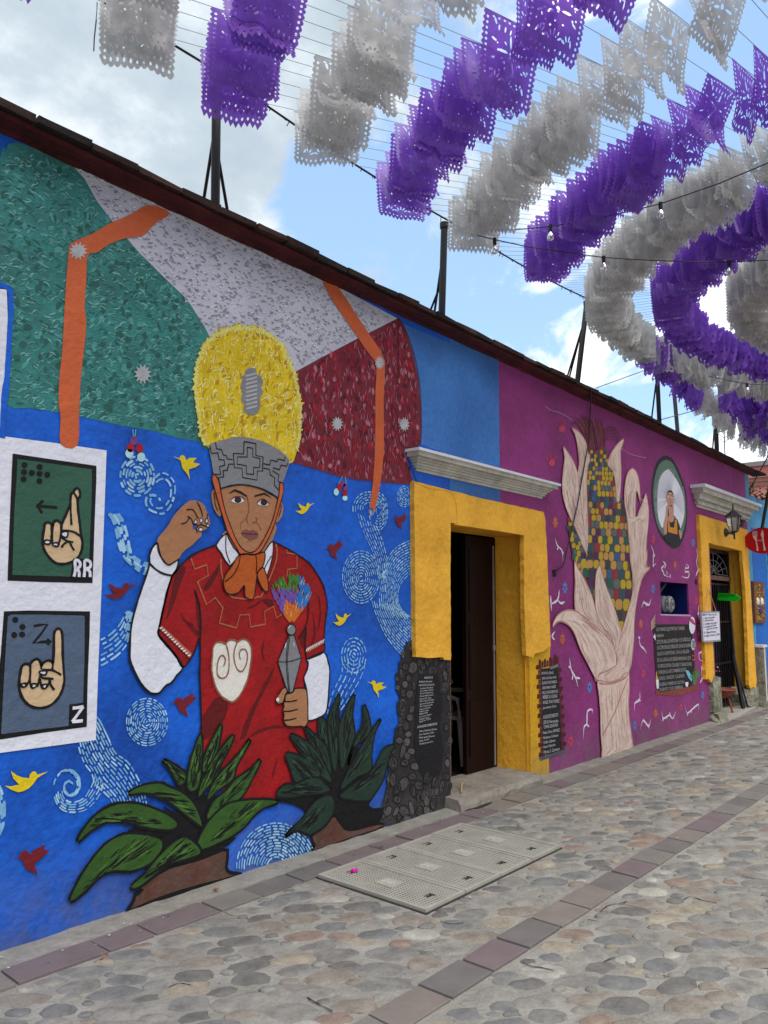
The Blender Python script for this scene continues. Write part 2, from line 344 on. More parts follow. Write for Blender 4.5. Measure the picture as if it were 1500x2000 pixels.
# concrete access covers with pressed hole pattern
M_cov = surf('cover_concrete', '#9b978d', var=.14, vscale=8, fine=90, bump=.3, bscale=80, bdist=.003)
M_covd = surf('cover_shadowed_hole', '#3d3a36', var=.1, bump=0)
mb = MB(); mb.box(COVER[0]-.012, COVER[1]+.012, COVER[2]-.012, COVER[3]+.012, -.03, .006); mb.build('cover_frame', M_covd, street)
def cover_mesh():
    mb = MB(); w, l = .363, .806; t = .016; bd = .022; nx_, ny_ = 15, 34
    cw, cl = (w-2*bd)/nx_, (l-2*bd)/ny_
    def rect(x0, x1, y0, y1, z=t, mi=0): mb.add([(x0, y0, z), (x1, y0, z), (x1, y1, z), (x0, y1, z)], [(0, 1, 2, 3)], mi)
    zb = .021
    for x0, x1, y0, y1 in ((0, w, 0, bd), (0, w, l-bd, l), (0, bd, bd, l-bd), (w-bd, w, bd, l-bd)): mb.box(x0, x1, y0, y1, -.03, zb)
    for i in range(nx_):
        for j in range(ny_):
            x0, y0 = bd+i*cw, bd+j*cl; x1, y1 = x0+cw, y0+cl
            badge = 5 <= i <= 9 and 14 <= j <= 19; slot = i in (6, 7, 8) and j in (3, 4, 29, 30)
            if badge: rect(x0, x1, y0, y1, t+.002); continue
            if slot:
                rect(x0, x1, y0, y1, t-.022, 1); continue
            k = .2
            hx0, hx1, hy0, hy1 = x0+cw*k, x1-cw*k, y0+cl*k, y1-cl*k
            o = [(x0, y0), (x1, y0), (x1, y1), (x0, y1)]; n = [(hx0, hy0), (hx1, hy0), (hx1, hy1), (hx0, hy1)]
            mb.add([(a, b, t) for a, b in o]+[(a, b, t) for a, b in n]+[(a, b, t-.014) for a, b in n], [(q, (q+1) % 4, 4+(q+1) % 4, 4+q) for q in range(4)]+[(4+q, 4+(q+1) % 4, 8+(q+1) % 4, 8+q) for q in range(4)])
            mb.add([(a, b, t-.013) for a, b in n], [(0, 1, 2, 3)], 1)
    # raised badge with a chevron mark
    cx, cy = w/2, bd+17*cl
    mb.box(cx-.055, cx+.055, cy-.066, cy+.066, t, t+.005)
    for a, b in (((-.03, -.045), (.03, -.02)), ((.03, -.02), (-.025, .0)), ((-.025, 0), (.03, .02)), ((.03, .02), (-.03, .045))):
        mb.tube([(cx+a[0], cy+a[1], t+.006), (cx+b[0], cy+b[1], t+.006)], .0045, 4)
    for jj in (3.5, 30.5):
        yy = bd+(jj+.5)*cl; mb.tube([(w/2-.035, yy, t-.012), (w/2+.035, yy, t-.012)], .004, 5)
    me = bpy.data.meshes.new('access_cover'); me.from_pydata(mb.v, [], mb.f); me.materials.append(M_cov); me.materials.append(M_covd); me.polygons.foreach_set('material_index', mb.m); me.update(); return me
cm = cover_mesh()
covl = ['perforated concrete access cover nearest the camera, magenta petal caught in its slot', 'second concrete access cover from the camera, chipped along its near edge', 'third concrete access cover from the camera, in front of the painted stone pillar', 'farthest concrete access cover, with a cracked black corner slot']
for i in range(4):
    o = bpy.data.objects.new('access_cover', cm); COL.objects.link(o); o.location = (COVER[0]+i*.37+R.uniform(-.002, .002), COVER[2], R.uniform(0, .003)); o.rotation_euler.z = R.uniform(-.004, .004)
    tag(o, covl[i], 'cover', 'concrete access covers in the paving')
# bright petal, litter and dry leaves
M_pet = surf('magenta_petal', '#c0158f', rough=.5, bump=0, var=.2)
def leaf(name, x, y, z, s, mat, label, cat):
    V = []; 
    for r_ in range(3):
        a0 = r_*2.1+R.random()
        b = len(V); V += [(x, y, z)] + [(x+s*math.cos(a0+k*.45)*(1 if k in (1, 2) else .7), y+s*math.sin(a0+k*.45)*(1 if k in (1, 2) else .7), z+s*(.35+.2*k)*R.uniform(.4, 1)) for k in range(4)]
    Fc = [(5*r_, 5*r_+k, 5*r_+k+1) for r_ in range(3) for k in (1, 2, 3)]
    o = mk(name, V, Fc, mat); return tag(o, label, cat)
p = G(690, 1703, .02); leaf('flower_petal', p[0], p[1], .018, .028, M_pet, 'crumpled magenta petal lying on the nearest access cover', 'petal')
M_leaf = surf('dry_leaf', '#8a5a3c', bump=0, var=.3)
for (a, b, l) in ((202, 1872, 'curled brown dry leaf on the joint beside the long dark slab'), (420, 1740, 'scrap of brown leaf at the foot of the left agave')):
    p = G(a, b, .01); leaf('dry_leaf', p[0], p[1], .012, .022, M_leaf, l, 'leaf')
p = G(928, 1575, .0); leaf('paper_scrap', p[0], p[1], .012, .04, surf('scrap_paper', '#c9c6c0', bump=0), 'crumpled white scrap on the stained ground below the doorstep', 'litter')
# cracks in the mortar and old paint drips on the paving
mb = MB()
for pl in ('1165,1792 1180,1775 1195,1768 1212,1766 1224,1762', '1138,1803 1150,1798 1168,1801', '1335,1758 1350,1752 1372,1760 1400,1765', '1180,1880 1200,1872 1222,1880 1240,1892', '1022,1880 1035,1888 1060,1892 1082,1897', '600,1950 620,1962 640,1972 650,1978', '700,1700 690,1725 712,1736', '1420,1700 1440,1710 1470,1716 1500,1722', '860,1800 880,1806 905,1804', '330,1930 350,1922 372,1926', '1290,1905 1310,1912 1330,1925'):
    pts_ = [G(a, b, .004) for a, b in smc(T(pl), 3, False)]; V = []
    for i, p_ in enumerate(pts_):
        a, b = pts_[max(i-1, 0)], pts_[min(i+1, len(pts_)-1)]; dx, dy = b[0]-a[0], b[1]-a[1]; l = math.hypot(dx, dy) or 1; k = R.uniform(.001, .0038)
        V += [(p_[0]-dy/l*k, p_[1]+dx/l*k, .0085), (p_[0]+dy/l*k, p_[1]-dx/l*k, .0085)]
    mb.add(V, [(2*i, 2*i+2, 2*i+3, 2*i+1) for i in range(len(pts_)-1)])
tag(mb.build('mortar_cracks', surf('crack_dark', '#1e1c1a', bump=0), street), kind='stuff')
mb = MB()
for i in range(90):
    x = 1.2+R.random()**1.5*8; y = R.choice((R.uniform(3.42, 3.72), R.uniform(3.42, 3.72), R.uniform(1.2, 3.4))); r_ = R.uniform(.002, .009); n_ = 6
    mb.add([(x+r_*math.cos(6.28*k/n_)*R.uniform(.5, 1.3), y+r_*math.sin(6.28*k/n_)*R.uniform(.5, 1.3), .0175 if y < 3.6 else .022) for k in range(n_)], [tuple(range(n_))], R.choice((0, 0, 0, 1, 2)))
tag(mb.build('paint_drips', [surf('drip_white', '#bdbdbd', bump=0), surf('drip_blue', '#3a5c9c', bump=0), surf('drip_dark', '#3a3836', bump=0)], street), kind='stuff')
p = G(925, 1577)
mb = MB(); mb.add([(p[0]+.2*math.cos(a)*R.uniform(.5, 1.3), p[1]+.07*math.sin(a)*R.uniform(.6, 1.2), .011) for a in [i*.45 for i in range(14)]], [tuple(range(14))]); mb.build('dark_stain', surf('tar_stain', '#2c2826', bump=.3), street)
#==PART2==
# ------------------------------------------------------------------ the painted building
B = thing('painted_building', 'long one-storey house covered in a bright blue and purple mural with yellow doorways', 'building', (7, W+.2, 0))
c_blue = paint('blue', '#0a4cb0', var=.24, dirt=.6, vscale=1.8, col2='#0f5cc6')
c_blue2 = paint('faded_blue', '#2f66ac', var=.22, col2='#3a6fb0', vscale=1.3)
c_purp = paint('purple', '#7c2b66', var=.2, dirt=.6, vscale=1.6, col2='#8a3074')
c_yel = paint('yellow', '#e0a22c', var=.14, bump=.7, col2='#e8ac36', vscale=3.5)
c_yel2 = paint('yellow_raw', '#cf9d12', var=.12, dirt=.5, bump=.8)
c_ltb = paint('light_blue', '#3f8fb4', var=.2)
def wallbox(name, x0, x1, z0, z1, mat, y1=W+.3): mb = MB(); mb.box(x0, x1, W, y1, z0, z1); return mb.build(name, mat, B)
wallbox('blue_wall', -3, 5.24, -.1, 3.96, c_blue); wallbox('blue_wall', 5.242, 6.03, 2.295, 3.96, c_blue2)
fill('faded_blue_field', T('776,628 973,710 972,912 880,890 822,868 815,750'), c_blue2, 1, B)
def purple_piece(*a): return wallbox('purple_wall', *a, c_purp)
purple_piece(6.032, 6.45, 2.295, 3.96); purple_piece(6.452, 9.85, -.1, 3.96); purple_piece(9.852, 10.87, -.1, 1.53); purple_piece(9.852, 10.87, 1.95, 3.96)
purple_piece(10.872, 11.84, -.1, 3.96); purple_piece(11.842, 13.45, 2.57, 3.96); purple_piece(13.452, 13.838, -.1, 3.96)
wallbox('light_blue_corner', 13.84, 14.04, -.1, 3.96, c_ltb)
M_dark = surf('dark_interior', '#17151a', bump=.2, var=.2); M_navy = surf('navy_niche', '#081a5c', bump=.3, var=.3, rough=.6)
def room(name, x0, x1, y0, y1, z0, z1, mat):     # open towards the street
    V = [(x, y, z) for z in (z0, z1) for y in (y0, y1) for x in (x0, x1)]
    return mk(name, V, [(0, 1, 3, 2), (4, 6, 7, 5), (2, 3, 7, 6), (0, 2, 6, 4), (1, 5, 7, 3)], mat, B)
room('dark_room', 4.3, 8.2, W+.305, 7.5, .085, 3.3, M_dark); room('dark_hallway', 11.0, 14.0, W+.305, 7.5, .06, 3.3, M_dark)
room('meter_niche', 9.853, 10.868, W+.02, W+.36, 1.532, 1.948, M_navy)
fill('niche_sill_edge', T('1289,1199 1348,1201 1349,1204 1290,1202'), paint('pale_lilac', '#b79cc0'), 2, B)
mb = MB(); mb.box(-3, 14.3, W+.31, 8.5, 3.97, 4.0); mb.add([(-3, W-.02, 4.0), (14.25, W-.02, 4.0), (14.25, 8.5, 4.25), (-3, 8.5, 4.25)], [(0, 1, 2, 3)]); mb.box(14.0, 14.04, W+.3, 8.5, -.1, 3.965); mb.box(-3, -2.9, W+.3, 8.5, -.1, 3.965)
mb.build('flat_roof', surf('roof_clay', '#54423c', bump=.5), B)
# eave: maroon plaster moulding below a course of flat clay tiles
M_mar = surf('maroon_eave', '#3a1216', var=.35, vscale=5, bump=.7, bscale=18, col2='#4a1a1c', rough=.8)
mb = MB(); xx = -3.0; V = []; k = 0
prof = [(0.002, 3.915), (.03, 3.925), (.075, 3.928), (.11, 3.938), (.125, 3.952)]
while xx < 14.12:
    for d, z in prof: V.append((xx, W-d+R.uniform(-.005, .005), z+R.uniform(-.004, .004)+.006*math.sin(xx*2.3)*0))
    xx += .12; k += 1
m_ = len(prof)
mb.add(V, [(i*m_+j, (i+1)*m_+j, (i+1)*m_+j+1, i*m_+j+1) for i in range(k-1) for j in range(m_-1)])
mb.box(-3, 14.12, W-.118, W+.02, 3.953, 3.962); mb.build('eave_moulding', M_mar, B, False)
M_til = [surf('eave_tile_%s' % n, c, var=.35, vscale=12, bump=.9, bscale=40) for n, c in dict(brown='#33221e', dark='#28201e', rust='#3e2820').items()]
xx = -1.2; 
while xx < 14.35:
    wd = R.uniform(.24, .31); mb = MB(); o_ = .155+R.uniform(-.012, .014); st = .012 if xx < 9.62 else 0
    z = 3.964+R.uniform(-.004, .005)-(.0 if xx < 9.62 else .012)
    mb.box(xx+.004, xx+wd-.004, W-o_, W+.06, z, z+.022+st+R.uniform(0, .006), j=.006)
    if xx < 9.62: mb.box(xx+.02, xx+wd-.03, W-o_+.03, W+.06, z+.034, z+.05, j=.006)
    mb.build('roof_tile', R.choice(M_til), B); xx += wd
# ---- doorway surrounds: thick yellow plaster bands
def prism(name, pts, off, mat, parent, depth=None, j=0.0):
    if j:
        o_ = []
        for a, b in zip(pts, pts[1:]+pts[:1]):
            n_ = max(1, int(math.dist(a, b)/9)); o_ += [(a[0]+(b[0]-a[0])*i/n_+R.uniform(-j, j), a[1]+(b[1]-a[1])*i/n_+R.uniform(-j, j)) for i in range(n_)]
        pts = o_
    depth = depth or off; q = [P(a, b, off) for a, b in pts]; n = len(q)
    ar = sum(q[i][0]*q[(i+1) % n][1]-q[(i+1) % n][0]*q[i][1] for i in range(n))
    if ar < 0: q.reverse()
    V = [(a, W-off, b) for a, b in q]+[(a, W-off+depth, b) for a, b in q]
    tr = tessellate_polygon([[Vector((a, b, 0)) for a, b in q]]); Fc = []
    for t in tr:
        a, b, c = (q[i] for i in t); Fc.append(tuple(t) if (b[0]-a[0])*(c[1]-a[1])-(b[1]-a[1])*(c[0]-a[0]) > 0 else tuple(reversed(t)))
    Fc += [(i, n+i, n+(i+1) % n, (i+1) % n) for i in range(n)]
    o = mk(name, V, Fc, mat, parent)
    if off > .03 and j: bv = o.modifiers.new('bevel', 'BEVEL'); bv.width = .009; bv.segments = 2; bv.limit_method = 'ANGLE'; bv.angle_limit = rad(50)
    return o
ds = T('809,940 935,972 1062,1000 1065,1010 1070,1120 1073,1200 1076,1262 1062,1272 1044,1277 1042,1284 1028,1281 1024,1180 1023,1046 950,1033 880,1021 880,1150 881,1289 868,1288 866,1284 835,1285 812,1283 811,1150 810,1050')
prism('door_surround', ds, .045, c_yel, B, j=.55)
fill('yellow_jamb_base', T('1024,1270 1074,1262 1071,1400 1072,1521 1031,1530 1029,1512'), c_yel2, 2, B)
mb = MB(); mb.box(6.444, 6.451, W-.0445, 4.10, .08, 2.294); mb.box(5.241, 6.444, W-.0445, 4.10, 2.288, 2.296); mb.box(5.236, 5.242, W-.0, 4.10, .1, 2.29)
mb.build('door_reveal', c_yel, B)
# stone threshold
mb = MB(); n = 12; V = []; 
for i in range(n+1):
    x = 5.15+i*(6.45-5.15)/n
    for y, z in ((W-.17, -.02), (W-.165, .05+R.uniform(-.01, .01)), (W-.135, .092+R.uniform(-.006, .006)), (W-.02, .10+R.uniform(-.004, .004)), (4.15, .10)): V.append((x, y+R.uniform(-.008, .008), z))
mb.add(V, [(i*5+j, (i+1)*5+j, (i+1)*5+j+1, i*5+j+1) for i in range(n) for j in range(4)]+[(4, 3, 2, 1, 0), tuple(n*5+j for j in range(5))])
mb.build('door_step', surf('step_stone', '#8b8378', var=.3, vscale=6, bump=1, bscale=22, bdist=.015, dirt=.3), B)
# wooden door, right leaf closed
M_wood = surf('dark_red_wood', '#160504', var=.5, stretch=(8, 8, 1), bump=.3, rough=.55, spec=.15)
mb = MB(); mb.box(5.93, 6.44, 4.09, 4.13, .1, 2.27); mb.box(5.98, 6.36, 4.082, 4.092, .25, .75); mb.box(5.98, 6.36, 4.082, 4.092, .85, 1.45); mb.box(5.98, 6.36, 4.082, 4.092, 1.55, 2.15)
dl = mb.build('door_leaf', M_wood, B)
mb = MB(); mb.box(6.385, 6.40, 4.078, 4.09, .12, 1.19); mb.box(6.385, 6.40, 4.078, 4.09, 1.24, 2.2); mb.box(6.378, 6.407, 4.074, 4.09, 1.19, 1.24); mb.build('metal_strip', surf('worn_steel', '#a8a8ac', metal=.6, rough=.4, bump=0), dl)
# ---- cornices: stacked, mitred mouldings
M_cor = surf('white_moulding', '#b3aea4', var=.15, vscale=6, bump=.6, bscale=22, col2='#c4c0b6'); M_cort = surf('white_moulding_top', '#cfd0d4', var=.1, bump=.6)
def cornice(x0, x1, zt, layers):
    mb = MB()
    for i, (d, z0, z1) in enumerate(layers):
        n = max(2, int((x1-x0)/.3)); b = len(mb.v)
        mb.box(x0-d, x1+d, W-d, W+.01, zt+z0, zt+z1, mi=1 if i == len(layers)-1 else 0)
    return mb.build('door_cornice', [M_cor, M_cort], B)
cornice(4.775, 6.79, 2.838, [(.012, -.155, -.130), (.03, -.131, -.112), (.045, -.113, -.09), (.065, -.091, -.075), (.085, -.076, -.056), (.125, -.057, -.022), (.148, -.023, 0)])
cornice(11.33, 13.78, 3.372, [(.02, -.30, -.26), (.05, -.261, -.225), (.035, -.226, -.19), (.085, -.191, -.13), (.105, -.131, -.11), (.165, -.111, -.045), (.21, -.046, 0)])
# ---- second doorway
prism('door_surround', T('1366,1005 1415,1020 1460,1035 1463,1100 1471,1230 1478,1330 1477,1349 1472,1341 1466,1345 1463,1338 1457,1170 1449,1076 1384,1060 1388,1170 1396,1318 1393,1324 1389,1334 1384,1326 1379,1327 1374,1200 1370,1100'), .05, c_yel, B, j=.35)
mb = MB(); mb.box(13.442, 13.452, W-.049, 4.02, .12, 2.566); mb.box(11.841, 13.442, W-.049, 4.02, 2.560, 2.571); mb.box(11.838, 11.844, W, 4.02, .1, 2.56); mb.build('door_reveal', c_yel, B)
M_rock = surf('foundation_rock', '#77766a', var=.4, vscale=7, bump=1.4, bscale=14, bdist=.03, col2='#8a8976', rough=.9)
def rock(name, x0, x1, y0, y1, z0, z1, parent, mat=None, seed=0, jj=.12):
    r = random.Random(seed); bm = bmesh.new(); bmesh.ops.create_cube(bm, size=1); bmesh.ops.subdivide_edges(bm, edges=bm.edges[:], cuts=2, use_grid_fill=True)
    for v in bm.verts:
        p = v.co; k = 1-.12*(abs(p.x*p.y)+abs(p.x*p.z)+abs(p.y*p.z))*2
        v.co = Vector((x0+(p.x*k+.5)*(x1-x0), y0+(p.y*k+.5)*(y1-y0), z0+(p.z*k+.5)*(z1-z0)))+Vector([r.uniform(-jj, jj)*s_ for s_ in ((x1-x0)*.5, (y1-y0)*.4, (z1-z0)*.35)])
    me = bpy.data.meshes.new(name); bm.to_mesh(me); bm.free(); return link(name, me, parent, [mat or M_rock])
rock('foundation_stone', 11.52, 11.93, W-.085, W+.25, .1, .64, B, seed=1, jj=.09); rock('foundation_stone', 11.52, 11.99, W-.15, W+.2, -.1, .14, B, seed=2)
rock('foundation_stone', 13.2, 13.98, W-.06, 4.1, .0, .36, B, seed=3, jj=.12); rock('foundation_stone', 13.2, 13.7, W-.10, 4.0, -.08, .1, B, seed=4)
mb = MB(); mb.box(11.6, 13.4, W-.12, 4.2, -.05, .06, j=.02); mb.build('door_step', surf('worn_cement', '#9b968c', var=.2, bump=.7), B)
M_iron = surf('black_iron', '#15151a', rough=.45, spec=.4, bump=.1, var=.1)
gate = MB(); x0, x1, yg = 11.86, 13.43, 4.0
for i in range(15): x = x0+.04+i*(x1-x0-.08)/14; gate.box(x-.009, x+.009, yg-.009, yg+.009, .1, 2.0)
for z in (.12, .75, 1.4, 2.0): gate.box(x0, x1, yg-.014, yg+.014, z-.015, z+.015)
gate.box(x0, x0+.05, yg-.03, yg+.03, .1, 2.53); gate.box(x1-.05, x1, yg-.03, yg+.03, .1, 2.53); gate.box(x0, x1, yg-.03, yg+.03, 2.5, 2.54)
gt = gate.build('iron_gate', M_iron, B)
mb = MB(); mb.box(x0, x1, yg-.045, yg-.015, 2.06, 2.13); mb.build('transom_bar', surf('rusty_bar', '#6d4f46', bump=.3), gt)
mb = MB(); cx = 12.65
for i in range(9):
    a = math.pi*i/8; mb.tube([(cx+.05*math.cos(a), yg-.02, 2.16+.04*math.sin(a)), (cx+.72*math.cos(a), yg-.02, 2.15+.34*math.sin(a))], .007, 4)
for r_ in (.25, .45, .68): mb.tube([(cx+r_*math.cos(math.pi*i/14), yg-.02, 2.15+r_*.5*math.sin(math.pi*i/14)) for i in range(15)], .007, 4)
mb.build('transom_scrollwork', surf('grey_iron', '#6e6a6c', bump=0, rough=.5), gt)
mb = MB(); V = []
for i in range(15):
    for j in range(8): V.append((11.95+i*.075+.01*math.sin(j), yg+.08+.03*math.sin(i*1.6+j*.3), .35+j*.19))
mb.add(V, [(i*8+j, (i+1)*8+j, (i+1)*8+j+1, i*8+j+1) for i in range(14) for j in range(7)]); mb.build('dark_curtain', surf('dark_cloth', '#1b1b2a', var=.6, vscale=12, bump=0, col2='#2c2c3c'), B, True)
# ------------------------------------------------------------------ the mural, left part
c_white = paint('white', '#dadae4', var=.05); c_green = paint('teal_green', '#38706a', var=.25, vscale=5, col2='#2f7a74'); c_grwh = paint('grey_white', '#b9b9c4', var=.12)
c_red = paint('deep_red', '#7a1826', var=.35, vscale=9, col2='#6b2634'); c_org = paint('orange', '#c35c32', var=.1); c_yl = paint('halo_yellow', '#cdb010', var=.15, vscale=6, col2='#d8bb14')
c_blk = paint('black', '#0c0b0e', var=.1); c_gry = paint('grey', '#7f7f83', var=.08); c_skin = paint('brown_skin', '#a87450', var=.06); c_lskin = paint('tan_skin', '#ccae88', var=.05)
c_sea = paint('card_green', '#2f5846', var=.08); c_slate = paint('card_slate', '#4f5f76', var=.08); c_silver = paint('silver', '#a9abad', var=.15, vscale=20)
c_robe = paint('robe_red', '#8d0a10', var=.22, vscale=3.5, col2='#9c0c12'); c_robed = paint('robe_fold', '#5c0a0e', var=.2); c_gold = paint('copper_line', '#a9623f', var=.08)
c_dash = paint('pale_blue', '#78acd2', var=.15, vscale=30); c_dash2 = paint('pale_blue_light', '#9cc4e0', var=.1)
tg = 'T'
fill('teal_field', smc(T('0,310 12,292 32,278 145,322 165,350 190,395 225,440 270,492 318,540 365,585 405,645 420,660 420,870 385,862 345,855 300,842 240,832 150,812 60,797 9,789 14,700 20,590 8,556 0,552'), 2), c_green, 1, B)
fill('white_field', T('140,322 330,400 630,545 776,622 720,650 685,668 630,697 560,735 450,740 400,640 365,585 318,540 270,492 225,440 190,395 165,350'), c_grwh, 2, B)
fill('red_field', T('560,735 630,697 685,668 720,650 777,622 792,645 806,690 816,740 822,800 822,865 815,873 795,877 786,880 800,920 808,946 775,945 740,941 700,938 660,930 610,915 560,900'), c_red, 3, B)
c_k1 = paint('dab_pale_teal', '#74aaa4'); c_k2 = paint('dab_dark_teal', '#27584f'); c_k3 = paint('dab_mid_teal', '#4d908a'); c_k4 = paint('dab_grey', '#82828e'); c_k5 = paint('dab_wine', '#4a1420'); c_k6 = paint('dab_pink', '#a86a78'); c_k7 = paint('dab_crimson', '#a01528'); c_k8 = paint('dab_lemon', '#e0d678'); c_k9 = paint('dab_ochre', '#b28a10')
halo = smc(T('403,873 385,820 378,770 378,735 385,700 397,672 420,650 447,640 480,638 513,645 545,668 566,705 580,750 587,800 585,850 577,885 562,905 500,870'), 4)
tealp = T('0,330 32,290 140,330 190,400 270,495 365,590 400,660 376,740 378,820 385,855 240,828 12,785 20,590 2,550')
strokes('brush_dabs', tealp, 2000, [c_k1, c_k3, c_k2, c_k3], 2, B, (.018, .05), .006, (-30, 60), .9)
strokes('brush_dabs', tealp, 260, [c_k2, c_k2, c_k3], 2, B, (.03, .055), .022, (20, 120), .3)
strokes('brush_dabs', T('150,330 330,405 630,550 765,622 685,664 590,715 560,670 500,636 440,640 405,650 318,535 225,440'), 1500, [c_k4, c_k4, c_k4, c_white], 4, B, (.014, .034), .006, (-25, 35), 1.6)
redp = T('590,730 630,700 720,655 776,628 800,690 815,760 820,860 790,872 803,940 740,936 640,920 585,895')
strokes('brush_dabs', redp, 330, [c_k5, c_k5, c_k6, c_k7], 4, B, (.03, .06), .028, (60, 120), .1, asp=.8)
strokes('brush_dabs', redp, 1100, [c_k7, c_k6, c_k7, c_red], 4.6, B, (.03, .07), .007, (60, 125), .6)
# ribbons
fill('orange_ribbon', smc(T('290,401 330,417 302,437 277,461 247,465 213,477 188,494 170,500 167,550 164,600 167,633 161,700 157,733 153,800 150,870 117,868 117,817 113,783 115,733 120,687 123,633 128,550 132,500 133,488 140,474 180,457 213,437 253,420'), 3), c_org, 6, B)
fill('orange_ribbon', q5('385,150 475,180 530,260 600,370 660,460 715,540 752,620 750,700 743,850 746,1000 745,1150 735,1250 724,1340 706,1430 688,1506 678,1480 668,1466 655,1536 666,1440 680,1330 690,1200 695,1000 695,800 703,660 688,610 640,550 580,460 510,360 430,240'), c_org, 6, B)
lines('dark_outline', [q5('835,365 830,600 828,800 830,1050 870,1140 910,1250 945,1330'), q5('835,365 880,450 920,560 945,680 962,820 965,1000 960,1090 930,1120 870,1120')], .008, c_k5, 5, B)
def star(cx, cy, rx, ry, n=12):
    return [(cx+(rx if i % 2 else rx*.62)*math.cos(math.pi*i/n), cy+(ry if i % 2 else ry*.62)*math.sin(math.pi*i/n)) for i in range(2*n)]
for (a, b, c, d) in ((151, 491, 19, 18), (277, 731, 18, 20), (657, 828, 12, 15), (788, 829, 11, 15), (740, 709, 10, 14)): fill('silver_star', star(a, b, c, d), c_silver, 7, B)
# hanging bead drops
def ell(cx, cy, rx, ry, n=16, a0=0): return [(cx+rx*math.cos(2*math.pi*i/n+a0), cy+ry*math.sin(2*math.pi*i/n+a0)) for i in range(n)]
c_bp = paint('bead_purple', '#6a3f80'); c_br = paint('bead_red', '#a80a1c'); c_bw = paint('bead_white', '#a9d6dc')
def beads(items, cords):
    lines('bead_cord', cords, .006, c_k1, 5, B, smooth=0)
    for (x, y, rx, ry, c) in items: fill('bead', ell(x, y, rx, ry), c, 6 if c is c_bp else 7, B)
beads([(260, 861, 8, 9, c_bp), (253, 875, 7, 9, c_br), (271, 876, 7, 9, c_br), (251, 886, 8, 9, c_bw), (274, 893, 8, 9, c_bw)], [T('258,839 260,856'), T('264,839 262,856')])
beads([(668, 945, 6, 7, c_bp), (673, 952, 5, 7, c_bp), (661, 952, 4.5, 7, c_br), (672, 963, 5, 6, c_br), (655, 961, 5, 7, c_bw), (672, 973, 5, 5, c_bw)], [T('668,930 660,945'), T('673,932 676,952')])
# ---- white board with two hand-sign cards
board = fill('white_painted_board', T('-60,845 10,853 110,866 207,880 203,990 197,1150 190,1320 186,1445 90,1458 0,1470 -60,1478'), c_white, 5, B)
fill('white_painted_board', T('-60,560 12,566 14,620 10,700 5,780 2,850 -60,850'), c_white, 5, B)
lines('blue_outline', [T('-60,551 10,560 20,590 17,660 12,740 5,800 3,856')], .028, c_blue, 6, B)
def card(panel, face, hand, outl, nails, nailo, marks, dots, tagp, letters, cf, label):
    o = fill('sign_card', panel, c_blk, 6, B); o['label'] = label
    fill('card_face', face, cf, 7, o); h = fill('painted_hand', hand, c_lskin, 8, o, 3)
    lines('hand_outline', [(hand, .014)], .014, c_blk, 9, o, 3, True)
    lines('finger_outline', outl, .011, c_blk, 10, o, 4)
    for n_ in nails: fill('fingernail', n_, c_white, 10, o, 3)
    lines('nail_outline', nailo, .009, c_blk, 11, o, 3, True)
    for d_ in dots: fill('braille_dot', ell(*d_, 6, 6), c_blk, 8, o)
    lines('drawn_mark', marks, .014, c_blk, 8, o, 0)
    fill('letter_tab', tagp, c_blk, 9, o)
    lines('letter', letters, .0155, c_white, 10, o, 3, jit=.05)
def al(f, s): return [f(q) for q in s]
card(fE('175,45 820,140 1335,215 1335,400 1310,1000 1290,1600 1280,1850 600,1835 95,1815 120,1100 150,400 165,60'),
     fE('230,120 600,170 1270,265 1265,700 1240,1300 1232,1510 1010,1510 975,1760 160,1735 175,1200 190,800 220,400'),
     fE('600,1100 610,1030 655,1005 705,1030 720,1050 735,1000 780,978 830,1010 845,1030 890,930 950,790 965,760 975,620 1005,590 1035,540 1070,530 1098,570 1100,640 1068,700 1075,850 1095,1000 1115,1180 1135,1290 1110,1430 1030,1530 900,1580 780,1575 690,1510 610,1400 580,1290 585,1180'),
     al(fE, ['700,1040 705,1150 695,1250 700,1285', '835,1010 835,1150 820,1240 795,1330', '720,1060 710,1200 715,1300', '967,770 972,900 980,1040', '1015,595 1045,640 1068,700', '845,1120 930,1120 1020,1140 1110,1200', '830,1200 880,1240 940,1270 1005,1278', '840,1355 880,1300 940,1270', '955,1280 985,1340 1018,1395', '600,1260 585,1330', '846,1030 842,1100 846,1125']),
     al(fE, ['600,1270 640,1255 680,1272 660,1298 620,1295', '725,1305 765,1290 795,1310 775,1330 740,1325', '845,1160 880,1140 920,1150 905,1205 860,1190']),
     al(fE, ['590,1275 640,1248 690,1272 670,1305 620,1305', '712,1305 765,1285 800,1308 780,1338 735,1330', '832,1160 880,1130 930,1145 910,1212 855,1198']),
     al(fE, ['785,798 640,785 500,775', '590,700 545,740 500,775 540,820 575,875']),
     [(fE('%d,%d' % q)[0]) for q in ((328, 207), (322, 305), (315, 402), (430, 315), (540, 232), (538, 328), (537, 428), (645, 340))],
     fE('1005,1505 1250,1520 1250,1780 975,1780'),
     al(fE, ['1015,1760 1035,1660 1030,1540 1070,1535 1100,1570 1095,1620 1045,1650', '1050,1650 1085,1690 1085,1765', '1155,1765 1165,1660 1165,1540 1210,1535 1245,1565 1240,1625 1185,1650', '1190,1650 1235,1690 1240,1765']),
     c_sea, 'dark green hand-sign card with crossed fingers, an arrow and the letters RR')
